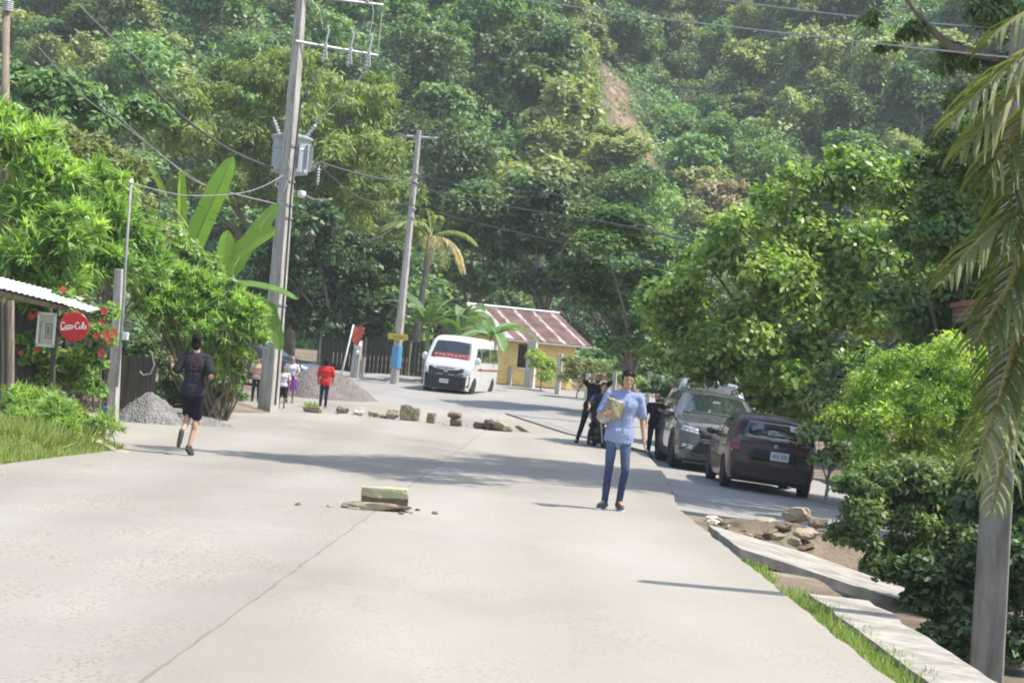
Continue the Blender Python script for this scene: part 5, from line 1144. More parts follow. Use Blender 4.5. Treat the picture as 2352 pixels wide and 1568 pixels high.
class Car:
    """lofted body; local x across, -y front, z up"""
    def __init__(s, W, Ln, top, belt, tumble, sill, wheels, wr, plan, rnd=.09, crown=.05, clear=.2, low=.94):
        s.W, s.L, s.top, s.belt, s.tumble, s.sill, s.wheels, s.wr, s.plan, s.rnd, s.crown, s.clear, s.low = W, Ln, top, belt, tumble, sill, wheels, wr, plan, rnd, crown, clear, low
    def zt(s, y): return sum(interp(s.top, y+d) for d in (-.05, -.025, 0, .025, .05))/5
    def zb(s, y):
        z = s.clear
        for yw in s.wheels:
            R0 = s.wr+.055
            if abs(y-yw) < R0: z = max(z, s.wr+math.sqrt(R0*R0-(y-yw)**2))
        if y < -s.L/2+.25: z = max(z, s.clear+.06*(1-(y+s.L/2)/.25))
        if y > s.L/2-.25: z = max(z, s.clear+.08*(1-(s.L/2-y)/.25))
        return z
    def w(s, y, z):
        h = s.W/2*interp(s.plan, y); zt = s.zt(y)
        if z < s.sill: h *= s.low+(1-s.low)*max(0, min(1, (z-s.clear)/(s.sill-s.clear)))
        elif z > s.belt: h *= 1-(1-s.tumble)*((z-s.belt)/(1.0*(max(p[1] for p in s.top)-s.belt)))**1.15
        else: h *= 1+.012*math.sin(math.pi*(z-s.sill)/(s.belt-s.sill))
        r = s.rnd; k = z-(zt-r)
        if k > 0: h -= r*(1-math.sqrt(max(0, 1-min(1, k/r)**2)))
        return max(h, .02)
    def body(s, m, parent, name='body'):
        ys = list(np.arange(-s.L/2, s.L/2+1e-6, .035)); mb = MB(); rows = []
        for y in ys:
            zb, zt = s.zb(y), s.zt(y); zb = min(zb, zt-.1); pts = []
            zz = [zb+(zt-s.rnd-zb)*k/10 for k in range(11)]+[zt-s.rnd+s.rnd*math.sin(R(a)) for a in (22, 45, 66, 82, 90)]
            side = [(s.w(y, z), z) for z in zz]; we = side[-1][0]
            topl = [(we*k, zt+s.crown*we*(1-k*k)) for k in (.8, .55, .28, 0)]
            half = [(0, zb)]+side+topl
            full = [(x, y, z) for x, z in half]+[(-x, y, z) for x, z in half[-2:0:-1]]
            rows.append(full)
        n = len(rows[0]); vs = [p for r in rows for p in r]; fs = [(i*n+j, i*n+(j+1) % n, (i+1)*n+(j+1) % n, (i+1)*n+j) for i in range(len(rows)-1) for j in range(n)]
        fs += [tuple(range(n-1, -1, -1)), tuple((len(rows)-1)*n+j for j in range(n))]
        mb.add(vs, fs); o = mb.build(name, m, parent, smooth=True)
        e = o.modifiers.new('split', 'EDGE_SPLIT'); e.split_angle = R(38); return o
    def end_y(s, x, z, front=True):
        ys = np.arange(-s.L/2, s.L/2, .02); ys = ys if front else ys[::-1]
        for y in ys:
            y = float(y); zt = s.zt(y); we = s.w(y, min(z, zt-.005))
            ztx = zt+(s.crown*we*(1-min(1, abs(x)/max(we, .1))**2))
            if ztx >= z and we >= abs(x): return y
        return 0.0
    def end_patch(s, quad, front=True, off=.006, nu=10, nv=6, thick=.0):
        """quad: four (x,z) corners bl, br, tr, tl laid onto the front or rear of the body"""
        rows = []; sg = -1 if front else 1
        for j in range(nv+1):
            v = j/nv; r = []
            for i in range(nu+1):
                u = i/nu; bl, br, tr, tl = quad
                x = (bl[0]*(1-u)+br[0]*u)*(1-v)+(tl[0]*(1-u)+tr[0]*u)*v; z = (bl[1]*(1-u)+br[1]*u)*(1-v)+(tl[1]*(1-u)+tr[1]*u)*v
                r.append((x, s.end_y(x, z, front)+sg*off, z))
            rows.append(r)
        return rows
    def top_patch(s, y0, y1, inset0, inset1, off=.007, n=14, m=12):
        rows = []
        for j in range(m+1):
            v = j/m; y = y0+(y1-y0)*v; zt = s.zt(y); we = s.w(y, zt-.001); k = (1-inset0)+(inset0-inset1)*v
            rows.append([(we*k*(-1+2*i/n), y, zt+s.crown*we*(1-(k*(-1+2*i/n))**2)+off) for i in range(n+1)])
        return rows
    def side_patch(s, sg, pts, off=.005, n=10, m=5):
        """pts: bottom-front, bottom-rear, top-rear, top-front as (y, z)"""
        bf, br, tr, tf = pts; rows = []
        for j in range(m+1):
            v = j/m; r = []
            for i in range(n+1):
                u = i/n; y = (bf[0]*(1-u)+br[0]*u)*(1-v)+(tf[0]*(1-u)+tr[0]*u)*v; z = (bf[1]*(1-u)+br[1]*u)*(1-v)+(tf[1]*(1-u)+tr[1]*u)*v
                r.append((sg*(s.w(y, z)+off), y, z))
            rows.append(r)
        return rows
    def add(s, name, rows, m, parent, smooth=True):
        mb = MB(); mb.grid(rows); o = mb.build(name, m, parent, smooth=smooth)
        so = o.modifiers.new('thick', 'SOLIDIFY'); so.thickness = .006; so.offset = 0; return o
    def wheel_set(s, parent, width=.2, rim='rim', spokes=5, inset=.02):
        for yw in s.wheels:
            for sg in (-1, 1):
                t = empty('wheel', (sg*(s.W/2-inset-width/2), yw, s.wr)); t.parent = parent; RY = Matrix.Rotation(R(90)*sg, 3, 'Y'); r = s.wr
                mb = MB(); mb.lathe([(r*.62, -width/2), (r*.93, -width/2), (r, -width/2+.03), (r, width/2-.03), (r*.93, width/2), (r*.62, width/2-.01)], (0, 0, 0), 28, RY); fixn(mb.build('tyre', M['tyre'], t))
                mb = MB(); mb.lathe([(.02, width*.36), (r*.12, width*.38), (r*.14, width*.32)], (0, 0, 0), 16, RY); mb.lathe([(r*.55, width*.34), (r*.63, width*.40), (r*.63, width*.1), (r*.5, width*.1)], (0, 0, 0), 24, RY)
                for k in range(spokes):
                    a = 6.2832*k/spokes; q = RY @ Vector((math.cos(a)*r*.34, math.sin(a)*r*.34, width*.33)); mb.box(q, (r*.52, r*.17, .03), RY @ Matrix.Rotation(a, 3, 'Z'))
                mb.lathe([(.01, width*.16), (r*.55, width*.16), (r*.55, width*.12)], (0, 0, 0), 20, RY); fixn(mb.build('rim', M[rim], t))
    def mirrors(s, parent, y, z, m, sz=(.19, .10, .13)):
        for sg in (-1, 1):
            x = s.w(y, z); mb = MB(); mb.ell((sg*(x+.10), y, z), (sz[0]/2, sz[1]/2, sz[2]/2)); mb.box((sg*(x+.02), y+.01, z-.04), (.1, .03, .03)); mb.build('wing_mirror', m, parent, smooth=True)
    def doors(s, parent, seams, z0, z1, handles=()):
        for sg in (-1, 1):
            for y in seams:
                mb = MB(); mb.grid([[(sg*(s.w(y+d, z)+.002), y+d, z) for d in (-.005, .005)] for z in np.arange(z0, z1, .04)]); mb.build('door_seam', M['black_trim'], parent)
            for y, z in handles:
                mb = MB(); mb.box((sg*(s.w(y, z)+.012), y, z), (.025, .17, .03)); mb.build('door_handle', M['black_trim'], parent, bevel=.006)
def plate(parent, c, w, h, chars, front):
    sg = -1 if front else 1
    mb = MB(); mb.box(c, (w, .014, h)); o = mb.build('number_plate', M['plate'], parent, bevel=.004)
    mb = MB(); n = chars; 
    for k in range(n):
        x = c[0]+(-.40+.80*(k+.5)/n)*w
        if k == n//2: mb.box((x, c[1]+sg*.009, c[2]), (w*.03, .004, h*.08)); continue
        mb.box((x-w*.022, c[1]+sg*.009, c[2]), (w*.016, .004, h*.46)); mb.box((x+w*.022, c[1]+sg*.009, c[2]), (w*.016, .004, h*.46)); mb.box((x, c[1]+sg*.009, c[2]+h*(.2 if k % 2 else 0)), (w*.04, .004, h*.09))
    mb.build('plate_characters', M['plate_ink'], o)
def wipers(car, parent, y, xs, ln=.5):
    for x in xs:
        p = Vector((x, y, car.zt(y)+.03)); q = Vector((x+ln*.75, y+.22, car.zt(y+.22)+.035)); mb = MB(); mb.tube([p, q], .011, 5); mb.build('wiper', M['black_trim'], parent)
def place(root, X, Y, yaw, roll=0, pitch=0, z=None):
    root.location = (X, Y, H(X, Y) if z is None else z); root.rotation_euler = (pitch, roll, yaw)

# --- compact grey SUV facing the camera
top = [(-2.3, .72), (-2.27, .86), (-2.2, .98), (-1.7, 1.06), (-1.12, 1.13), (-.28, 1.60), (.0, 1.655), (.7, 1.675), (1.6, 1.63), (1.95, 1.56), (2.12, 1.25), (2.25, 1.0), (2.3, .75)]
plan = [(-2.3, .70), (-2.24, .83), (-2.1, .93), (-1.8, .985), (-1.2, 1), (1.6, 1), (2.1, .95), (2.3, .84)]
c = Car(1.86, 4.6, top, 1.06, .72, .42, (-1.36, 1.33), .355, plan, .11, .06, .21)
root = empty('suv', (0, 0, 0), label='dark grey SUV parked facing the camera between the man in black and the hatchback', cat='car')
M['suv_paint'] = paint('dark_grey_metallic', (.085, .09, .095), 1, .35); c.body(M['suv_paint'], root)
c.add('windscreen', c.top_patch(-1.07, -.33, .07, .10), M['glass'], root)
mb = MB(); mb.box((-.0, -.62, 1.47), (.16, .02, .06)); mb.box((-.45, -.46, 1.50), (.10, .012, .05)); mb.build('windscreen_sticker', M['white'], root); wipers(c, root, -1.1, (-.65, 0))
for sg in (-1, 1):
    c.add('side_window', c.side_patch(sg, [(-.98, 1.10), (.12, 1.10), (.12, 1.53), (-.33, 1.52)]), M['glass'], root); c.add('side_window', c.side_patch(sg, [(.17, 1.10), (1.15, 1.12), (1.05, 1.52), (.17, 1.535)]), M['glass'], root); c.add('side_window', c.side_patch(sg, [(1.22, 1.13), (1.72, 1.2), (1.5, 1.49), (1.12, 1.51)]), M['glass'], root)
    h = c.add('headlight', c.end_patch([(sg*.52, .80), (sg*.885, .84), (sg*.87, .935), (sg*.50, .885)], True, .008, 12), M['lens'], root); c.add('running_light', c.end_patch([(sg*.50, .788), (sg*.86, .83), (sg*.86, .842), (sg*.50, .802)], True, .012, 12, 1), M['white'], h)
    c.add('fog_lamp', c.end_patch([(sg*.60, .46), (sg*.80, .47), (sg*.80, .56), (sg*.60, .55)], True, .012, 8, 2), M['lens'], root)
    for yw in c.wheels:
        rows = []
        for a in np.arange(-8, 189, 12): rows.append([(sg*(c.w(yw+math.cos(R(a))*rr_, min(c.wr+math.sin(R(a))*rr_, .98))+.012), yw+math.cos(R(a))*rr_, c.wr+math.sin(R(a))*rr_) for rr_ in (c.wr+.045, c.wr+.085, c.wr+.125)])
        c.add('wheel_arch', rows, M['cladding'], root)
    mb = MB(); mb.grid([[(sg*(c.w(y, z)+.012), y, z) for y in np.arange(-.88, .88, .1)] for z in (.22, .3, .38)]); mb.build('sill_cladding', M['cladding'], root)
    mb = MB(); mb.tube([(sg*.58, -.15, 1.70), (sg*.58, -.05, 1.735), (sg*.57, 1.3, 1.72), (sg*.56, 1.45, 1.68)], .018, 6); mb.build('roof_rail', M['steel'], root)
c.add('grille', c.end_patch([(-.46, .70), (.46, .70), (.50, .88), (-.50, .88)], True, .010), M['black_trim'], root)
c.add('lower_grille', c.end_patch([(-.62, .40), (.62, .40), (.46, .64), (-.46, .64)], True, .012), M['black_trim'], root)
for sg in (-1, 1): c.add('bumper_bar', c.end_patch([(sg*.50, .62), (sg*.88, .44), (sg*.88, .38), (sg*.44, .665)], True, .022, 8, 3), M['cladding'], root)
c.add('bumper_bar', c.end_patch([(-.46, .655), (.46, .655), (.50, .70), (-.50, .70)], True, .024, 8, 3), M['suv_paint'], root)
c.add('skid_plate', c.end_patch([(-.7, .28), (.7, .28), (.66, .39), (-.66, .39)], True, .015), M['cladding'], root)
mb = MB(); mb.lathe([(.05, 0), (.062, .012), (.05, .02), (.01, .02)], (0, c.end_y(0, .79)-.012, .79), 16, Matrix.Rotation(R(90), 3, 'X')); fixn(mb.build('badge', M['rim'], root))
plate(root, (0, c.end_y(0, .60)-.03, .60), .32, .13, 7, True)
for x in (-.45, .0, .42):
    mb = MB(); mb.tube([(x*1.05, c.end_y(x, .97)+.12, c.zt(c.end_y(x, .97)+.12)+.035), (x*.85, -1.2, c.zt(-1.2)+c.crown*.6+.0)], .012, 5); mb.build('bonnet_crease', M['suv_paint'], root) if x else None
c.mirrors(root, -.85, 1.13, M['suv_paint'], (.22, .13, .16)); c.wheel_set(root, .225); c.doors(root, (-.95, .15, 1.2), .40, 1.05, ((.0, .93), (1.05, .95)))
Psuv = U(1655, 1062, 38.4); place(root, 4.40, 39.0, R(1.0), R(3.4))
# --- dark red hatchback seen from behind
top = [(-1.83, .60), (-1.80, .72), (-1.72, .80), (-1.0, .90), (-.82, .94), (-.05, 1.33), (.15, 1.385), (.7, 1.40), (1.28, 1.36), (1.42, 1.31), (1.62, .96), (1.75, .92), (1.81, .80), (1.83, .58)]
plan = [(-1.83, .72), (-1.75, .86), (-1.5, .96), (-1.0, 1), (1.2, 1), (1.6, .965), (1.76, .92), (1.83, .80)]
c = Car(1.60, 3.66, top, .90, .76, .36, (-1.13, 1.10), .285, plan, .10, .06, .18)
root = empty('hatchback', (0, 0, 0), label='dark red hatchback seen from behind, parked in front of the SUV', cat='car')
M['red_paint'] = paint('dark_red_paint', (.038, .006, .009), .45, dust=.05); c.body(M['red_paint'], root)
rw = c.add('rear_window', c.end_patch([(-.60, .95), (.60, .95), (.47, 1.275), (-.47, 1.275)], False, .010, 14, 8), M['glass'], root)
for q, col, nm in (([(-.54, 1.16), (-.28, 1.17), (-.26, 1.265), (-.46, 1.26)], 'white', 'rear_sticker'), ([(-.26, .97), (.10, .965), (.16, 1.16), (-.24, 1.12)], 'glare', 'painted_glare'), ([(.2, 1.13), (.42, 1.10), (.40, 1.24), (.2, 1.24)], 'glare2', 'painted_glare')):  # glare on the rear glass is coloured in as pale patches
    if col not in M: M[col] = mat(col+'_paint', (.42, .50, .46) if col == 'glare' else (.30, .33, .38), .35, var=.35, scale=9, bmp=0)
    c.add(nm, c.end_patch(q, False, .016, 8, 5), M[col], rw)
for sg in (-1, 1):
    c.add('tail_light', c.end_patch([(sg*.60, .70), (sg*.765, .70), (sg*.745, .90), (sg*.63, .90)], False, .010, 8, 4), M['tail'], root)
    c.add('side_window', c.side_patch(sg, [(-.66, .93), (.10, .93), (.10, 1.27), (-.08, 1.26)]), M['glass'], root); c.add('side_window', c.side_patch(sg, [(.16, .93), (1.10, .95), (1.02, 1.26), (.16, 1.28)]), M['glass'], root); c.add('headlight', c.end_patch([(sg*.45, .62), (sg*.72, .62), (sg*.70, .74), (sg*.45, .74)], True, .008), M['lens'], root)
    mb = MB(); mb.grid([[(sg*(c.w(y, z)+.010), y, z) for y in np.arange(-.78, .78, .1)] for z in (.52, .56)]); mb.build('side_moulding', M['black_trim'], root)
c.add('windscreen', c.top_patch(-.78, -.1, .08, .1), M['glass'], root)
c.add('rear_bumper', c.end_patch([(-.77, .25), (.77, .25), (.775, .52), (-.775, .52)], False, .022, 16, 6), mat('bumper_plastic', (.035, .022, .024), .5, var=.1), root)
c.add('number_recess', c.end_patch([(-.40, .60), (.40, .60), (.40, .80), (-.40, .80)], False, .008), M['black_trim'], root)
plate(root, (-.10, c.end_y(0, .70, False)+.02, .70), .33, .155, 7, False)
mb = MB(); mb.lathe([(.035, 0), (.04, .012), (.01, .016)], (-.02, c.end_y(0, .86, False)+.006, .87), 12, Matrix.Rotation(R(-90), 3, 'X')); fixn(mb.build('badge', M['rim'], root))
mb = MB(); mb.tube([(.05, c.end_y(.05, .97, False)+.022, .965), (-.32, c.end_y(-.32, 1.0, False)+.022, 1.0)], .010, 5); mb.build('rear_wiper', M['black_trim'], root)
mb = MB(); mb.tube([(.1, 1.2, 1.44), (.1, 1.25, 1.52)], .008, 5); mb.build('aerial', M['black_trim'], root)
mb = MB(); mb.tube([(-.35, 1.5, .2), (-.35, 1.84, .19)], .028, 8); mb.build('exhaust', M['steel'], root)
c.mirrors(root, -.62, .96, M['black_trim'], (.2, .1, .13)); c.wheel_set(root, .17, 'rim', 6, .0); c.doors(root, (-.72, .13), .34, .9, ((.02, .78),))
place(root, 4.78, 33.6, R(180.0), R(-3.4))
# --- silver pickup behind the SUV
top = [(-2.6, .8), (-2.56, 1.0), (-2.4, 1.1), (-1.35, 1.16), (-1.2, 1.2), (-.55, 1.76), (-.3, 1.82), (.7, 1.82), (.95, 1.76), (1.1, 1.12), (2.5, 1.12), (2.6, .8)]
plan = [(-2.6, .76), (-2.4, .92), (-2.0, .98), (-1.2, 1), (2.3, 1), (2.6, .94)]
c = Car(1.82, 5.2, top, 1.12, .76, .5, (-1.65, 1.6), .37, plan, .10, .05, .3)
root = empty('pickup', (0, 0, 0), label='pale silver pickup truck whose cab shows above the dark grey SUV', cat='pickup'); M['silver_paint'] = paint('pale_silver', (.27, .30, .295), .8, .3)
c.body(M['silver_paint'], root); c.add('windscreen', c.top_patch(-1.15, -.56, .07, .09), M['glass'], root); c.add('grille', c.end_patch([(-.5, .75), (.5, .75), (.5, .98), (-.5, .98)], True, .01), M['black_trim'], root)
for sg in (-1, 1):
    c.add('side_window', c.side_patch(sg, [(-1.0, 1.18), (.0, 1.18), (.0, 1.66), (-.5, 1.65)]), M['glass'], root); c.add('side_window', c.side_patch(sg, [(.06, 1.18), (.85, 1.2), (.75, 1.65), (.06, 1.67)]), M['glass'], root); c.add('headlight', c.end_patch([(sg*.55, .82), (sg*.84, .82), (sg*.82, .98), (sg*.53, .98)], True, .008), M['lens'], root)
c.mirrors(root, -.95, 1.25, M['silver_paint'], (.22, .12, .2)); c.wheel_set(root, .24); place(root, 4.92, 44.8, 0, R(3.0)); root.scale = (1.05, 1, 1.10)
# --- white passenger van coming round the bend
top = [(-2.35, .62), (-2.33, .82), (-2.26, 1.02), (-2.14, 1.16), (-1.95, 1.26), (-1.52, 1.88), (-1.38, 2.02), (-1.1, 2.12), (-.6, 2.16), (2.1, 2.14), (2.3, 2.0), (2.35, 1.3), (2.36, .6)]
plan = [(-2.35, .74), (-2.28, .86), (-2.1, .95), (-1.8, .99), (-1.3, 1), (2.1, 1), (2.36, .95)]
c = Car(1.86, 4.7, top, 1.2, .86, .45, (-1.55, 1.45), .33, plan, .13, .05, .2)
root = empty('van', (0, 0, 0), label='white passenger van with a dark bumper in front of the yellow house', cat='van')
M['van_paint'] = paint('white_van_paint', (.62, .61, .60), .6); c.body(M['van_paint'], root)
ws = c.add('windscreen', c.top_patch(-1.90, -1.47, .06, .09), M['glass'], root); c.add('sunstrip', c.top_patch(-1.92, -1.80, .10, .10, .014), mat('red_windscreen_band', (.40, .05, .05), .5, var=.4, scale=8), ws)
mb = MB()
for k, x in enumerate(np.arange(-.55, .6, .15)): y = -1.86; mb.box((x, y, c.zt(y)+.055), (.09, .012, .07), Matrix.Rotation(R(-32), 3, 'X'))
mb.build('band_lettering', mat('pale_band_lettering', (.45, .30, .28), .6), ws)
c.add('grille', c.end_patch([(-.64, .70), (.64, .70), (.67, 1.0), (-.67, 1.0)], True, .012), M['black_trim'], root)
c.add('bumper', c.end_patch([(-.86, .24), (.86, .24), (.885, .74), (-.885, .74)], True, .022, 16, 6), M['black_trim'], root)
mb = MB(); mb.lathe([(.075, 0), (.09, .015), (.06, .022), (.01, .022)], (0, c.end_y(0, .88)-.014, .88), 16, Matrix.Rotation(R(90), 3, 'X')); fixn(mb.build('badge', M['rim'], root))
plate(root, (-.02, c.end_y(0, .50)-.034, .50), .34, .15, 7, True)
for sg in (-1, 1):
    c.add('headlight', c.end_patch([(sg*.66, .76), (sg*.90, .80), (sg*.86, 1.06), (sg*.70, .98)], True, .010, 8, 5), M['lens'], root)
    c.add('side_window', c.side_patch(sg, [(-1.62, 1.28), (-.75, 1.28), (-.75, 1.78), (-1.33, 1.78)]), M['glass'], root); c.add('side_window', c.side_patch(sg, [(-.68, 1.28), (.75, 1.28), (.75, 1.80), (-.68, 1.80)]), M['glass'], root); c.add('side_window', c.side_patch(sg, [(.82, 1.28), (2.1, 1.28), (2.05, 1.80), (.82, 1.80)]), M['glass'], root)
    c.add('side_stripe', c.side_patch(sg, [(-1.3, .98), (2.1, .98), (2.1, 1.04), (-1.3, 1.04)], .006, 16, 1), mat('red_stripe', (.45, .06, .06), .5, var=.2), root)
c.mirrors(root, -1.72, 1.32, M['white'], (.22, .12, .28)); wipers(c, root, -1.95, (-.6, .05), .55); c.wheel_set(root, .2, 'steel', 8); c.doors(root, (-.72, .8), .42, 1.2, ((-.85, 1.05),))
pv = U(1048, 908, 65); place(root, pv.x, 67.3, R(-12), R(2.0), R(.5), z=.50)
# --- dark car half hidden behind the mound
top = [(-2.1, .55), (-2.05, .72), (-1.9, .82), (-1.0, .94), (-.85, .97), (-.15, 1.38), (.1, 1.42), (.8, 1.40), (1.5, 1.0), (2.0, .95), (2.1, .6)]
c = Car(1.7, 4.2, top, .94, .74, .38, (-1.3, 1.25), .3, [(-2.1, .75), (-1.9, .92), (-1.2, 1), (1.6, 1), (2.1, .85)], .1, .05, .18)
root = empty('sedan', (0, 0, 0), label='dark blue sedan mostly hidden behind the gravel mound', cat='car'); M['navy_paint'] = paint('navy_paint', (.015, .02, .035)); c.body(M['navy_paint'], root); c.add('windscreen', c.top_patch(-.8, -.2, .08, .1), M['glass'], root)
for sg in (-1, 1):
    c.add('side_window', c.side_patch(sg, [(-.7, .98), (.2, .98), (.2, 1.30), (-.15, 1.29)]), M['glass'], root); c.add('side_window', c.side_patch(sg, [(.26, .98), (1.1, 1.0), (.85, 1.29), (.26, 1.31)]), M['glass'], root); c.add('headlight', c.end_patch([(sg*.5, .62), (sg*.78, .62), (sg*.76, .75), (sg*.5, .75)], True, .008), M['lens'], root)
c.mirrors(root, -.65, 1.0, M['navy_paint']); c.wheel_set(root); place(root, U(735, 830, 60).x-1.95, 60.4, R(66), z=gz(-8, 60)+.02)
# --- motorcycle behind the walking man
root = empty('motorcycle', (0, 0, 0), label='small dark motorcycle with a white headlight fairing behind the walking man', cat='motorcycle')
for y in (-.62, .62):
    t = empty('wheel', (0, y, .29)); t.parent = root; RY = Matrix.Rotation(R(90), 3, 'Y'); mb = MB(); mb.lathe([(.22, -.035), (.27, -.045), (.29, -.02), (.29, .02), (.27, .045), (.22, .035)], (0, 0, 0), 24, RY); fixn(mb.build('tyre', M['tyre'], t))
    mb = MB(); mb.lathe([(.2, -.02), (.23, -.02), (.23, .02), (.2, .02)], (0, 0, 0), 20, RY)
    for k in range(5): a = k*1.2566; mb.tube([(0, 0, 0), (0, math.cos(a)*.21, math.sin(a)*.21)], .012, 5)
    fixn(mb.build('rim', M['rim'], t))
mb = MB(); mb.ell((0, 0, .55), (.13, .32, .16)); mb.ell((0, -.18, .74), (.12, .22, .1)); mb.tube([(0, .1, .45), (0, .62, .29)], .03, 6); mb.ell((0, 0, .36), (.12, .18, .13)); mb.ell((0, .55, .62), (.09, .28, .07)); mb.build('body', M['black_trim'], root, smooth=True)
mb = MB(); mb.ell((0, .25, .79), (.12, .40, .06)); mb.build('saddle', M['seat'], root, smooth=True)
mb = MB()
for sg in (-1, 1): mb.tube([(sg*.07, -.62, .29), (sg*.07, -.42, .80)], .022, 6)
mb.build('fork', M['steel'], root)
mb = MB(); mb.tube([(-.36, -.30, .98), (-.2, -.38, .95), (.2, -.38, .95), (.36, -.30, .98)], .016, 6); mb.build('handlebar', M['dark'], root)
mb = MB(); mb.ell((0, -.62, .60), (.075, .22, .05)); mb.build('mudguard', M['black_trim'], root, smooth=True)
mb = MB(); mb.ell((0, -.50, .84), (.16, .10, .13)); hl = mb.build('headlight', M['white'], root, smooth=True); mb = MB(); mb.lathe([(.085, 0), (.09, .02), (.02, .03)], (0, -.59, .84), 16, Matrix.Rotation(R(90), 3, 'X')); fixn(mb.build('lens', M['lens'], hl))
for sg in (-1, 1):
    mb = MB(); mb.tube([(sg*.22, -.36, .96), (sg*.27, -.34, 1.12)], .008, 5); mb.ell((sg*.28, -.34, 1.16), (.055, .015, .04)); mb.build('mirror', M['dark'], root)
pm = U(1378, 1030, 40.5); place(root, pm.x, 41.1, R(12), R(-3), z=gz(3.4, 41)+.0)
# ------------------------------------------------------------------ people
def skin_mat(name, col):
    m, nt, b = newmat(name); co = objco(nt); nt.links.new(ramp(nt, nz(nt, co, 9, 3), [(.35, tuple(x*.85 for x in col)), (.65, col)]), b.inputs['Base Color'])
    b.inputs['Roughness'].default_value = .55; b.inputs['Subsurface Weight'].default_value = .08; b.inputs['Subsurface Radius'].default_value = (.02, .008, .004); return m
M['skin'] = skin_mat('skin', (.50, .29, .19)); M['skin_dark'] = skin_mat('dark_skin', (.30, .165, .105)); M['hair'] = mat('black_hair', (.016, .013, .012), .85, var=.25, spec=.15, bmp=.6, bscale=60); M['eye'] = mat('eye', (.03, .02, .015), .2, bmp=0); M['eye_white'] = mat('eye_white', (.42, .38, .35), .3, bmp=0); M['lip'] = mat('lips', (.34, .12, .10), .5, bmp=0)
def cloth(name, col, scale=7, var=.15, col2=None): return mat(name, col, .9, var=var, scale=scale, bmp=.35, bscale=18, col2=col2, spec=.2)
V3 = Vector
def finger_chain(mb, p, d, up, L, r, curl):
    d = d.normalized(); ax = d.cross(up).normalized()
    for k, f in enumerate((.42, .32, .26)):
        d = Matrix.Rotation(curl[k], 3, ax) @ d; q = p+d*L*f; mb.cap(p, q, r*(1-.12*k), r*(1-.12*(k+1)), 8); p = q
def hand(mb, wr, d, palm, thumb, s=1.0, curl=(.35, .35, .25)):
    """wr wrist, d direction of the fingers, palm direction the palm faces, thumb side"""
    d = V3(d).normalized(); pn = V3(palm); pn = (pn-d*pn.dot(d)).normalized(); tv = V3(thumb); tv = (tv-d*tv.dot(d)-pn*tv.dot(pn)).normalized()
    rot = Matrix((tv, pn, d)).transposed()
    mb.ell(V3(wr)+d*.048*s, (.042*s, .017*s, .055*s), rot, 12, 8)
    for k, (o, L) in enumerate(((.030, .072), (.010, .080), (-.011, .074), (-.031, .058))):
        finger_chain(mb, V3(wr)+d*.088*s+tv*o*s, d+tv*o*1.5, -pn, L*s, .0088*s, tuple(c*(1+.12*k) for c in curl))
    finger_chain(mb, V3(wr)+d*.03*s+tv*.035*s, d*.7+tv*.8+pn*.25, -pn, .062*s, .0105*s, (.1, .25, .2))
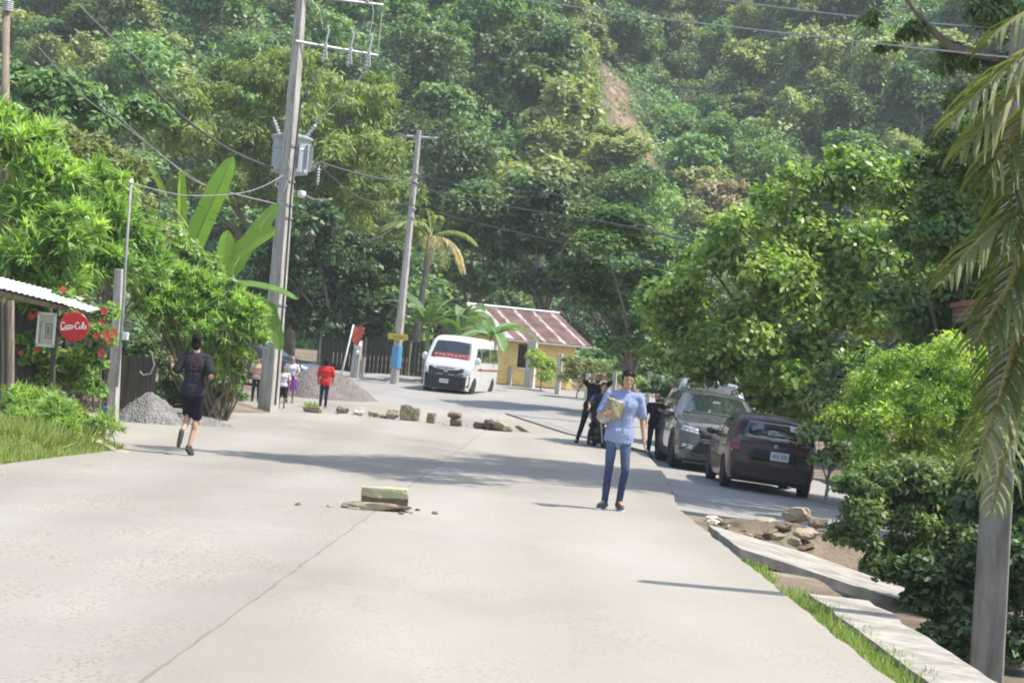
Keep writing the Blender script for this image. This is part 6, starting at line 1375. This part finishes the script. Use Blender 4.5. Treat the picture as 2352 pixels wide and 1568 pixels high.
def person(label, at, J, fy, skin, hairstyle, clothes, vox=.009, s=1.0, hands=None, beard=False, group=None, wide=1.0):
    """J joints (x right, y away from the camera, z up) of a 1.70 m figure; fy -1 faces the camera, +1 faces away"""
    root = empty('person', at, label=label, cat='person', group=group); root.scale = (s*wide, s*(.5+wide*.5), s); j = {k: V3(v) for k, v in J.items()}
    hd, nk, ch, wa, pv = j['head'], j['neck'], j['chest'], j['waist'], j['pelvis']
    up = (hd-nk).normalized(); fw = V3(J.get('face', (0, fy, 0))).normalized(); fw = (fw-up*fw.dot(up)).normalized(); rt = fw.cross(up)
    rot = Matrix((rt, fw, up)).transposed()
    mb = MB(); mb.ell(hd+up*.02, (.074, .092, .105), rot, 18, 12); mb.ell(hd+fw*.018-up*.055, (.055, .068, .058), rot, 14, 9)
    mb.cap(hd-up*.02-fw*.012, nk+V3((0, 0, -.02)), .053, .058)
    mb.ell(hd+fw*.092-up*.012, (.014, .017, .024), rot, 8, 6); mb.ell(hd+fw*.083-up*.058, (.026, .012, .014), rot, 8, 6); mb.ell(hd+fw*.078-up*.10+up*.004, (.024, .018, .016), rot, 8, 6)
    for sg in (-1, 1): mb.ell(hd+rt*sg*.078-up*.005-fw*.008, (.010, .022, .032), rot, 8, 6)
    sw = j['shR'].x-j['shL'].x
    def torso(mb, g, lo=True):
        """stacked oval sections: shoulders, chest, waist, hips"""
        secs = [(nk-V3((0, 0, .015)), .075, .06), (nk.lerp(ch, .35), sw*.40, .075), (nk.lerp(ch, .7), sw*.50, .098), (ch, sw*.46, .110), (ch.lerp(wa, .6), .142, .102), (wa, .138, .098), (wa.lerp(pv, .6), .155, .108)] + ([(pv, .165, .112), (pv-V3((0, 0, .07)), .13, .095)] if lo else [(pv, .172, .118), (pv-V3((0, 0, .05)), .178, .122)])
        vs = []; fs = []; n = 20
        for c_, a, b_ in secs:
            for k in range(n):
                t = 6.2832*k/n; vs.append(c_+V3((math.copysign(abs(math.cos(t))**.85, math.cos(t))*(a+g), math.copysign(abs(math.sin(t))**.9, math.sin(t))*(b_+g), 0)))
        for i in range(len(secs)-1):
            for k in range(n): a, b_ = i*n+k, i*n+(k+1) % n; fs.append((a, a+n, b_+n, b_))
        fs += [tuple(range(n)), tuple((len(secs)-1)*n+k for k in range(n-1, -1, -1))]; mb.add(vs, fs)
        for q in ('L', 'R'): mb.cap(nk+V3((0, 0, -.05)), j['sh'+q]+V3((0, 0, -.025)), .058+g, .050+g)
    torso(mb, 0)
    for q in ('L', 'R'):
        mb.cap(j['sh'+q]+V3((0, 0, -.03)), j['el'+q], .048, .039); mb.cap(j['el'+q], j['wr'+q], .041, .026)
        mb.cap(j['hp'+q]+V3((0, 0, .02)), j['kn'+q], .068, .048); mb.cap(j['kn'+q], j['an'+q], .048, .033)
        kc = j['kn'+q].lerp(j['an'+q], .28); mb.ell(kc+V3((0, -fy*.015, 0)), (.045, .05, .10))
        mb.cap(j['an'+q], j['an'+q].lerp(j['to'+q], .8), .036, .028)
        hh = (hands or {}).get(q) or ((j['wr'+q]-j['el'+q]).normalized(), V3((-1 if q == 'R' else 1, 0, 0)), V3((0, fy, 0)))
        hand(mb, j['wr'+q], hh[0], hh[1], hh[2], 1.0, hh[3] if len(hh) > 3 else (.3, .35, .25))
    me = remesh(mb, vox, 3, .5); link('body', me, skin, root)
    # face
    if hairstyle != 'scarf':
        for sg in (-1, 1):
            mb = MB(); mb.ell(hd+fw*.080+rt*sg*.031+up*.010, (.013, .008, .007), rot, 8, 6); e = mb.build('eye', M['eye_white'], root, smooth=True); mb = MB(); mb.ell(hd+fw*.086+rt*sg*.031+up*.010, (.006, .005, .006), rot, 8, 6); mb.build('pupil', M['eye'], e)
            mb = MB(); mb.tube([hd+fw*.083+rt*sg*.014+up*.030, hd+fw*.086+rt*sg*.03+up*.036, hd+fw*.074+rt*sg*.047+up*.030], .003, 5); mb.build('eyebrow', M['hair'], root)
        mb = MB(); mb.ell(hd+fw*.092-up*.058, (.022, .006, .007), rot, 10, 6); mb.build('lips', M['lip'], root, smooth=True)
        if beard: link('beard', remesh(MB().ell(hd+fw*.022-up*.075, (.060, .072, .048), rot), .007, 2, disp=.004), M['hair'], root)
    # hair
    mb = MB()
    if hairstyle == 'short':
        mb.ell(hd+up*.050-fw*.022, (.081, .096, .088), rot, 20, 14); mb.ell(hd-fw*.042-up*.035, (.074, .060, .085), rot, 14, 10); mb.ell(hd+up*.078-fw*.012, (.068, .078, .052), rot, 14, 10)
        for a_ in (-.05, -.02, .012, .045): mb.ell(hd+fw*(.058-abs(a_)*.4)+rt*a_+up*(.088+.006*math.sin(a_*90)), (.024, .036, .022), rot, 10, 7)
        for sg in (-1, 1): mb.ell(hd+rt*sg*.070+up*.018-fw*.01, (.014, .045, .05), rot, 10, 7)
    elif hairstyle == 'cropped':
        mb.ell(hd+up*.035-fw*.018, (.079, .093, .095), rot, 20, 14); mb.ell(hd-fw*.04-up*.015, (.07, .058, .07), rot, 14, 10)
    elif hairstyle == 'long':
        mb.ell(hd+up*.045-fw*.02, (.088, .10, .092), rot, 20, 14); mb.ell(hd-fw*.06-up*.09, (.085, .055, .15), rot, 16, 10)
    elif hairstyle == 'scarf':
        mb.ell(hd+up*.03-fw*.02, (.092, .098, .11), rot, 20, 14); mb.ell(hd-up*.13-fw*.03, (.11, .08, .10), rot, 16, 10)
    link('headscarf' if hairstyle == 'scarf' else 'hair', remesh(mb, .006, 1, disp=.014), M.get('scarf', M['hair']) if hairstyle == 'scarf' else M['hair'], root)
    # clothes
    for it in clothes:
        kind, m = it[0], it[1]; o = it[2] if len(it) > 2 else {}
        mb = MB(); g = o.get('g', .014)
        if kind in ('shirt', 'tshirt'):
            torso(mb, g, False); hem = o.get('hem', .06)
            mb.cap(pv+V3((0, 0, -.02)), pv+V3((0, 0, -hem+.02)), .10, .10)
            secs = []
            for z, k in ((.06, .165), (0, .176), (-hem, .184)): secs.append((pv+V3((0, 0, z)), k+g, .122+g))
            vs = []; fs = []; n = 20
            for c_, a, b_ in secs:
                for k in range(n): t = 6.2832*k/n; vs.append(c_+V3((math.cos(t)*a, math.sin(t)*b_, .02*math.sin(t*2+1) if c_ is secs[-1][0] else 0)))
            for i in range(2):
                for k in range(n): a, b_ = i*n+k, i*n+(k+1) % n; fs.append((a, a+n, b_+n, b_))
            fs += [tuple(range(n)), tuple(2*n+k for k in range(n-1, -1, -1))]; mb.add(vs, fs)
            f = o.get('sleeve', .72)
            for q in ('L', 'R'):
                e = j['sh'+q].lerp(j['el'+q], min(f, 1)); mb.cap(j['sh'+q]+V3((0, 0, -.03)), e, .050+g, .054+g*.8)
                if f > 1: mb.cap(j['el'+q], j['el'+q].lerp(j['wr'+q], f-1), .052+g*.4, .040+g*.4)
            me = remesh(mb, vox*1.1, 3, .5, .010)
            # keep the neck opening
            c_ = link('shirt', me, m, root)
            if kind == 'shirt':
                mb = MB(); R_ = [(nk+V3((0, 0, .012)), .066, .062), (nk+V3((0, fy*.004, .040)), .068, .064)]
                for sg in (-1, 1):
                    a = nk+rt*sg*.062+V3((0, 0, .035)); b_ = nk+fw*.060+rt*sg*.030+V3((0, 0, -.03)); mb.add([a, a-V3((0, 0, .045))+rt*sg*.018, b_+rt*sg*.028-V3((0, 0, .018))+fw*.03, b_+fw*.03], [(0, 1, 2, 3)])
                mb.lathe([(.067, -.01), (.070, .03), (.066, .045)], nk+V3((0, 0, .0)), 16); mb.build('collar', m, c_)
                mb = MB(); mb.grid([[ch.lerp(pv, t)+fw*(.128+g)+V3((x, 0, 0))+V3((0, 0, .03)) for x in (-.016, .016)] for t in (-.2, .1, .4, .7, 1.0)]); mb.build('placket', m, c_)
            for dec in o.get('print', []):
                mb = MB(); dec(mb, ch, fw, g); mb.build('shirt_print', o['print_mat'], c_)
        elif kind in ('trousers', 'shorts'):
            f = o.get('len', 1.0); r0, r1, r2 = o.get('r', (.092, .064, .046))
            mb.ell(pv+V3((0, 0, -.01)), (.172, .122, .115)); mb.cap(j['hpL']+V3((0, 0, .03)), j['hpR']+V3((0, 0, .03)), .09, .09)
            for q in ('L', 'R'):
                mb.cap(j['hp'+q], j['hp'+q].lerp(j['kn'+q], min(1, f)), r0, r1 if f >= 1 else r0*(1-.2*f))
                if f >= 1: mb.cap(j['kn'+q], j['kn'+q].lerp(j['an'+q], .97), r1, r2); mb.ell(j['kn'+q].lerp(j['an'+q], .28)+V3((0, -fy*.014, 0)), (r1*.97, r1, .10))
            link(kind, remesh(mb, vox, 3, .5, .006), m, root)
            if f >= 1 and 'belt' in o: pass
        elif kind == 'skirt':
            n = 36; rows = []
            for t in np.linspace(0, 1, 12):
                rows.append([pv+V3((math.cos(6.2832*k/n)*(.15+.10*t**.7+.014*t*math.sin(k*2.1)), math.sin(6.2832*k/n)*(.12+.10*t**.7+.014*t*math.cos(k*2.7)), .10-t*o.get('drop', .55))) for k in range(n+1)])
            mb.grid(rows); link('skirt', me := (lambda b_: (lambda m_: (m_.from_pydata(b_.v, [], b_.f), m_)[1])(bpy.data.meshes.new('skirt')))(mb), m, root, True)
        elif kind == 'shoes':
            for q in ('L', 'R'):
                an, to = j['an'+q], j['to'+q]; d = (to-an); dh = d.normalized(); sole = V3(o.get('sole'+q, (0, 0, -1))).normalized(); mb = MB()
                heel = an-dh*.045+sole*.045; mb.cap(heel, an.lerp(to, .55)+sole*.045, .036, .040); mb.cap(an.lerp(to, .5)+sole*.045, to+sole*.030, .042, .030); mb.cap(an+sole*.01, heel, .042, .038); mb.cap(an+sole*.012, an.lerp(to, .85)+sole*.012, .044, .036)
                sh = link('shoe', remesh(mb, .008, 2), m, root)
                mb = MB(); mb.cap(heel+sole*.026, to+sole*.048, .036, .034, 12); sm = remesh(mb, .008, 1)
                link('sole', sm, o.get('sole_mat', M['white']), sh)
    return root
def stand(hx=.0, lean=0, fy=-1, **kw):
    J = dict(head=(hx*1.0, 0, 1.585), neck=(hx*.9, .01*-fy, 1.43), chest=(hx*.6, 0, 1.27), waist=(hx*.3, 0, 1.06), pevis=None, shL=(-.19+hx*.8, 0, 1.40), shR=(.19+hx*.8, 0, 1.40), elL=(-.25, .02, 1.12), elR=(.25, .02, 1.12), wrL=(-.25, fy*.06, .88), wrR=(.25, fy*.06, .88),
             hpL=(-.085, 0, .90), hpR=(.085, 0, .90), knL=(-.10, fy*.02, .48), knR=(.10, fy*.02, .48), anL=(-.11, -fy*.02, .085), anR=(.11, -fy*.02, .085), toL=(-.13, fy*.14, .06), toR=(.13, fy*.14, .06), pelvis=(0, 0, .93))
    J.pop('pevis'); J.update(kw); return J
# the man walking toward the camera with a stone in his arm
p = U(1407, 1172, 21.8)
M['blue_shirt'] = cloth('pale_blue_cotton', (.28, .34, .52), 5, .08); md, nt, b = newmat('worn_denim'); co = objco(nt); sx = N(nt, 'ShaderNodeSeparateXYZ'); nt.links.new(co, sx.inputs[0])
fade = mth(nt, 'MULTIPLY', ramp(nt, sx.outputs[2], [(.45, (0, 0, 0)), (.85, (1, 1, 1))]), nz(nt, co, 6, 4)); nt.links.new(mixc(nt, fade, ramp(nt, nz(nt, co, 14, 4), [(.35, (.02, .032, .085)), (.65, (.038, .06, .14))]), (.15, .23, .33, 1)), b.inputs['Base Color']); b.inputs['Roughness'].default_value = .9; bump(nt, b, nz(nt, co, 25, 4), .4, .01); M['denim'] = md
M['sneaker'] = mat('grey_sneaker', (.10, .095, .10), .8, var=.2)
J = stand(.045, elL=(-.285, -.03, 1.12), wrL=(-.235, -.315, 1.165), elR=(.295, .05, 1.13), wrR=(.335, -.01, .885), knL=(-.10, -.03, .48), knR=(.115, -.10, .50), anL=(-.115, .03, .085), anR=(.075, .03, .10), toL=(-.20, -.11, .05), toR=(.12, -.11, .05), shR=(.225, 0, 1.405), shL=(-.165, .02, 1.42), head=(.055, -.02, 1.585), face=(.18, -1, -.05))
man = person('man in a pale blue shirt and jeans walking toward the camera, hugging a stone', (p.x, 21.8, 0), J, -1, M['skin'], 'short', [('shirt', M['blue_shirt'], dict(hem=.10, sleeve=.78, g=.020)), ('trousers', M['denim'], dict(r=(.082, .057, .045))), ('shoes', M['sneaker'])], .007, 1.0,
             {'L': (V3((.95, .0, .22)), V3((.05, 1, .1)), V3((.0, .1, 1)), (.45, .5, .4))}, wide=.92)
me = rock_mesh((.175, .15, .22), 17, .85); o = link('carried_stone', me, M['block']); o.location = (p.x-.105, 21.8-.212, 1.235); o.rotation_euler = (R(8), R(8), R(24)); tag(o, 'yellowish square stone hugged to the chest of the man in the blue shirt', 'stone')
# the runner seen from behind
p = U(430, 1040, 25.2)
M['black_jersey'] = cloth('black_jersey', (.035, .032, .042), 6, .2); M['jersey_print'] = mat('jersey_print', (.20, .06, .10), .8, var=.3, scale=20); M['navy_shorts'] = cloth('navy_shorts', (.018, .016, .028)); M['sandal'] = mat('dark_sandal', (.075, .07, .06), .8)
J = stand(0, fy=1, head=(-.02, .10, 1.60), neck=(0, .06, 1.45), chest=(.01, .03, 1.29), waist=(.01, .0, 1.08), pelvis=(.0, 0, .95), shL=(-.165, .06, 1.42), shR=(.18, .05, 1.42), elL=(-.30, -.02, 1.17), elR=(.27, -.10, 1.17), wrL=(-.385, .12, 1.27), wrR=(.24, .14, 1.13),
          hpL=(-.085, 0, .93), hpR=(.085, 0, .93), knL=(-.06, .14, .56), knR=(.08, .10, .53), anL=(-.085, -.16, .33), anR=(.03, -.06, .15), toL=(-.10, -.19, .17), toR=(.07, .07, .05))
pr = [lambda mb, ch, fw, g: [mb.box(ch-fw*(.128+g)+V3((x, 0, z)), (w, .006, h)) for x, z, w, h in ((0, .09, .13, .035), (-.045, -.03, .022, .12), (.045, -.03, .022, .12), (0, .03, .09, .022), (0, -.09, .09, .022), (0, -.16, .16, .014))]]
run = person('person in a black jersey and shorts running away along the left side of the road', (p.x, 25.2, -.02), J, 1, M['skin'], 'short', [('tshirt', M['black_jersey'], dict(hem=.09, sleeve=.85, g=.022, print=pr, print_mat=M['jersey_print'])), ('shorts', M['navy_shorts'], dict(len=.86, r=(.108, .09, .06))), ('shoes', M['sandal'], dict(soleL=(0, -.95, -.3), soleR=(0, -.35, -.9), sole_mat=M['sandal']))], .008, 1.0,
             {'L': (V3((-.25, .2, .95)), V3((.6, .5, 0)), V3((.3, -.6, .2)), (.5, .6, .5)), 'R': (V3((-.3, .9, .2)), V3((-.8, -.2, -.3)), V3((0, .2, 1)), (.6, .6, .5))}, wide=.90)
# small figures farther off
M['red_shirt'] = cloth('red_cotton', (.62, .045, .04)); M['dark_jeans'] = cloth('dark_jeans', (.03, .04, .07)); M['purple'] = cloth('purple_skirt', (.17, .04, .22), 12, .25); M['white_cloth'] = cloth('white_cotton', (.70, .68, .70)); M['pink_cloth'] = cloth('faded_pink_cotton', (.60, .40, .34), 8, .15); M['black_cloth'] = cloth('black_cotton', (.018, .018, .022)); M['navy_cloth'] = cloth('navy_cotton', (.035, .04, .095)); M['scarf'] = cloth('grey_shawl', (.30, .24, .27)); M['dark_trousers'] = cloth('dark_trousers', (.022, .022, .026)); M['boot'] = mat('black_shoe', (.02, .02, .02), .6)
def put(px, py, Y): q = U(px, py, Y); return (q.x, Y, H(q.x, Y))
sc_ = lambda px_h, Y: px_h/S(Y)/1.70
person('child in a red shirt and dark jeans standing beside the row of stones', put(742, 936, 50), stand(0, fy=1, knR=(.07, 0, .48), anR=(.07, .02, .085), toR=(.08, .15, .05)), 1, M['skin_dark'], 'short', [('tshirt', M['red_shirt'], dict(hem=.12, sleeve=.9, g=.035)), ('trousers', M['dark_jeans']), ('shoes', M['boot'])], .012, sc_(113, 50))
person('woman in a white top and purple skirt standing in front of the gravel mound', put(664, 924, 51), stand(0, fy=-1, wrL=(-.12, -.18, 1.02), wrR=(.16, -.16, 1.05), elL=(-.24, .0, 1.13)), -1, M['skin_dark'], 'scarf', [('tshirt', M['white_cloth'], dict(hem=-.02, sleeve=.8)), ('skirt', M['purple'], dict(drop=.52)), ('shoes', M['boot'])], .012, sc_(107, 51))
person('boy in a white shirt and dark shorts half hidden behind the transformer pole', put(645, 942, 48.2), stand(0, fy=-1), -1, M['skin_dark'], 'cropped', [('tshirt', M['white_cloth'], dict(hem=.04, sleeve=.8)), ('shorts', M['dark_trousers'], dict(len=.9, r=(.11, .1, .08))), ('shoes', M['boot'])], .012, sc_(98, 48.2))
person('person in a faded pink top and dark trousers left of the transformer pole', put(586, 915, 50), stand(0, fy=-1, wrL=(-.16, -.2, 1.1), wrR=(.1, -.2, 1.12)), -1, M['skin_dark'], 'short', [('tshirt', M['pink_cloth'], dict(hem=.06, sleeve=.9)), ('trousers', M['dark_jeans']), ('shoes', M['boot'])], .012, sc_(105, 50))
J = stand(.10, fy=-1, elL=(-.20, -.12, 1.48), wrL=(.04, -.15, 1.66), elR=(.40, -.1, 1.50), wrR=(.22, -.15, 1.66), shL=(-.08, 0, 1.40), shR=(.30, 0, 1.40), head=(.12, -.02, 1.585), anL=(-.26, .0, .085), toL=(-.30, -.13, .05), knL=(-.16, 0, .48), anR=(.16, 0, .085), toR=(.18, -.14, .05))
person('man in dark clothes shading his eyes with both hands behind the walking man', put(1349, 1030, 42), J, -1, M['skin'], 'cropped', [('tshirt', M['black_cloth'], dict(hem=.05, sleeve=.95)), ('trousers', M['dark_trousers']), ('shoes', M['boot'])], .011, sc_(166, 42),
       {'L': (V3((.9, 0, .1)), V3((0, .2, -1)), V3((0, 1, 0))), 'R': (V3((-.9, 0, .1)), V3((0, .2, -1)), V3((0, 1, 0)))}, True)
J = stand(.0, fy=-1, hpL=(-.13, .1, .86), hpR=(.13, .1, .86), knL=(-.2, -.28, .74), knR=(.2, -.28, .74), anL=(-.2, -.05, .36), anR=(.2, -.05, .36), toL=(-.2, -.2, .32), toR=(.2, -.2, .32), pelvis=(0, .12, .90), waist=(0, .1, 1.03), chest=(0, .06, 1.23), neck=(0, .04, 1.40), head=(0, .02, 1.55), shL=(-.19, .04, 1.37), shR=(.19, .04, 1.37), elL=(-.31, -.1, 1.17), elR=(.31, -.1, 1.17), wrL=(-.33, -.35, 1.06), wrR=(.33, -.35, 1.06))
pm2 = (pm.x+.02, 41.28, gz(3.4, 41)+.0)
person('rider in a navy shirt sitting on the motorcycle behind the walking man', pm2, J, -1, M['skin'], 'short', [('tshirt', M['navy_cloth'], dict(hem=.0, sleeve=.85)), ('trousers', M['dark_trousers']), ('shoes', M['boot'])], .012, .98)
J = stand(.02, fy=-1, elR=(.26, -.06, 1.14), wrR=(.12, -.24, 1.22), elL=(-.25, .0, 1.12), wrL=(-.24, -.08, .88))
person('bearded man all in black standing beside the grey SUV', put(1498, 1041, 41), J, -1, M['skin'], 'cropped', [('tshirt', M['black_cloth'], dict(hem=.04, sleeve=.9)), ('trousers', M['black_cloth']), ('shoes', M['boot'])], .011, sc_(152, 41), {'R': (V3((-.6, -.2, .7)), V3((0, .8, .4)), V3((.2, -.5, .6)), (.5, .5, .4))}, True)
# ------------------------------------------------------------------ light
SUN_EL, SUN_AZ = R(61), R(-1)        # azimuth measured from the right (+x) toward the far end of the street (+y)
w = bpy.data.worlds.new('World'); SC.world = w; w.use_nodes = True; nt = w.node_tree
sky = nt.nodes.new('ShaderNodeTexSky'); sky.sky_type = 'NISHITA'; sky.sun_disc = False; sky.sun_elevation = SUN_EL; sky.sun_rotation = R(90)-SUN_AZ; sky.air_density = 1.2; sky.dust_density = 2.0
nt.links.new(sky.outputs[0], nt.nodes['Background'].inputs[0]); nt.nodes['Background'].inputs[1].default_value = .15
sd = bpy.data.lights.new('sun', 'SUN'); sd.energy = 4.0; sd.angle = R(.53); sd.color = (1, .955, .88)
so = bpy.data.objects.new('sun', sd); C.objects.link(so)
to_sun = Vector((math.cos(SUN_EL)*math.cos(SUN_AZ), math.cos(SUN_EL)*math.sin(SUN_AZ), math.sin(SUN_EL)))
so.rotation_euler = to_sun.to_track_quat('Z', 'Y').to_euler(); so.location = (30, 20, 60)
v = SC.view_settings; v.view_transform = 'Standard'; v.look = 'None'; v.exposure = .84; v.gamma = 1; v.use_curve_mapping = False
SC.cycles.max_bounces = 6; SC.cycles.diffuse_bounces = 3; SC.cycles.transparent_max_bounces = 8; SC.cycles.use_denoising = True
SC.cycles.filter_width = 1.9
# the hazy air between the street and the hill
mb = MB(); mb.box((0, 140, 55), (900, 420, 160)); hz = mb.build('haze', None); hz['kind'] = 'stuff'; hz['label'] = 'thin bluish haze in the air between the street and the hillside'
hm = bpy.data.materials.new('haze'); hm.use_nodes = True; nt = hm.node_tree; nt.nodes.remove(nt.nodes['Principled BSDF'])
pv_ = N(nt, 'ShaderNodeVolumePrincipled', i_Density=.00052); pv_.inputs['Color'].default_value = (.88, .95, 1, 1); nt.links.new(pv_.outputs[0], nt.nodes['Material Output'].inputs['Volume']); hz.data.materials.append(hm)
SC.cycles.volume_bounces = 0
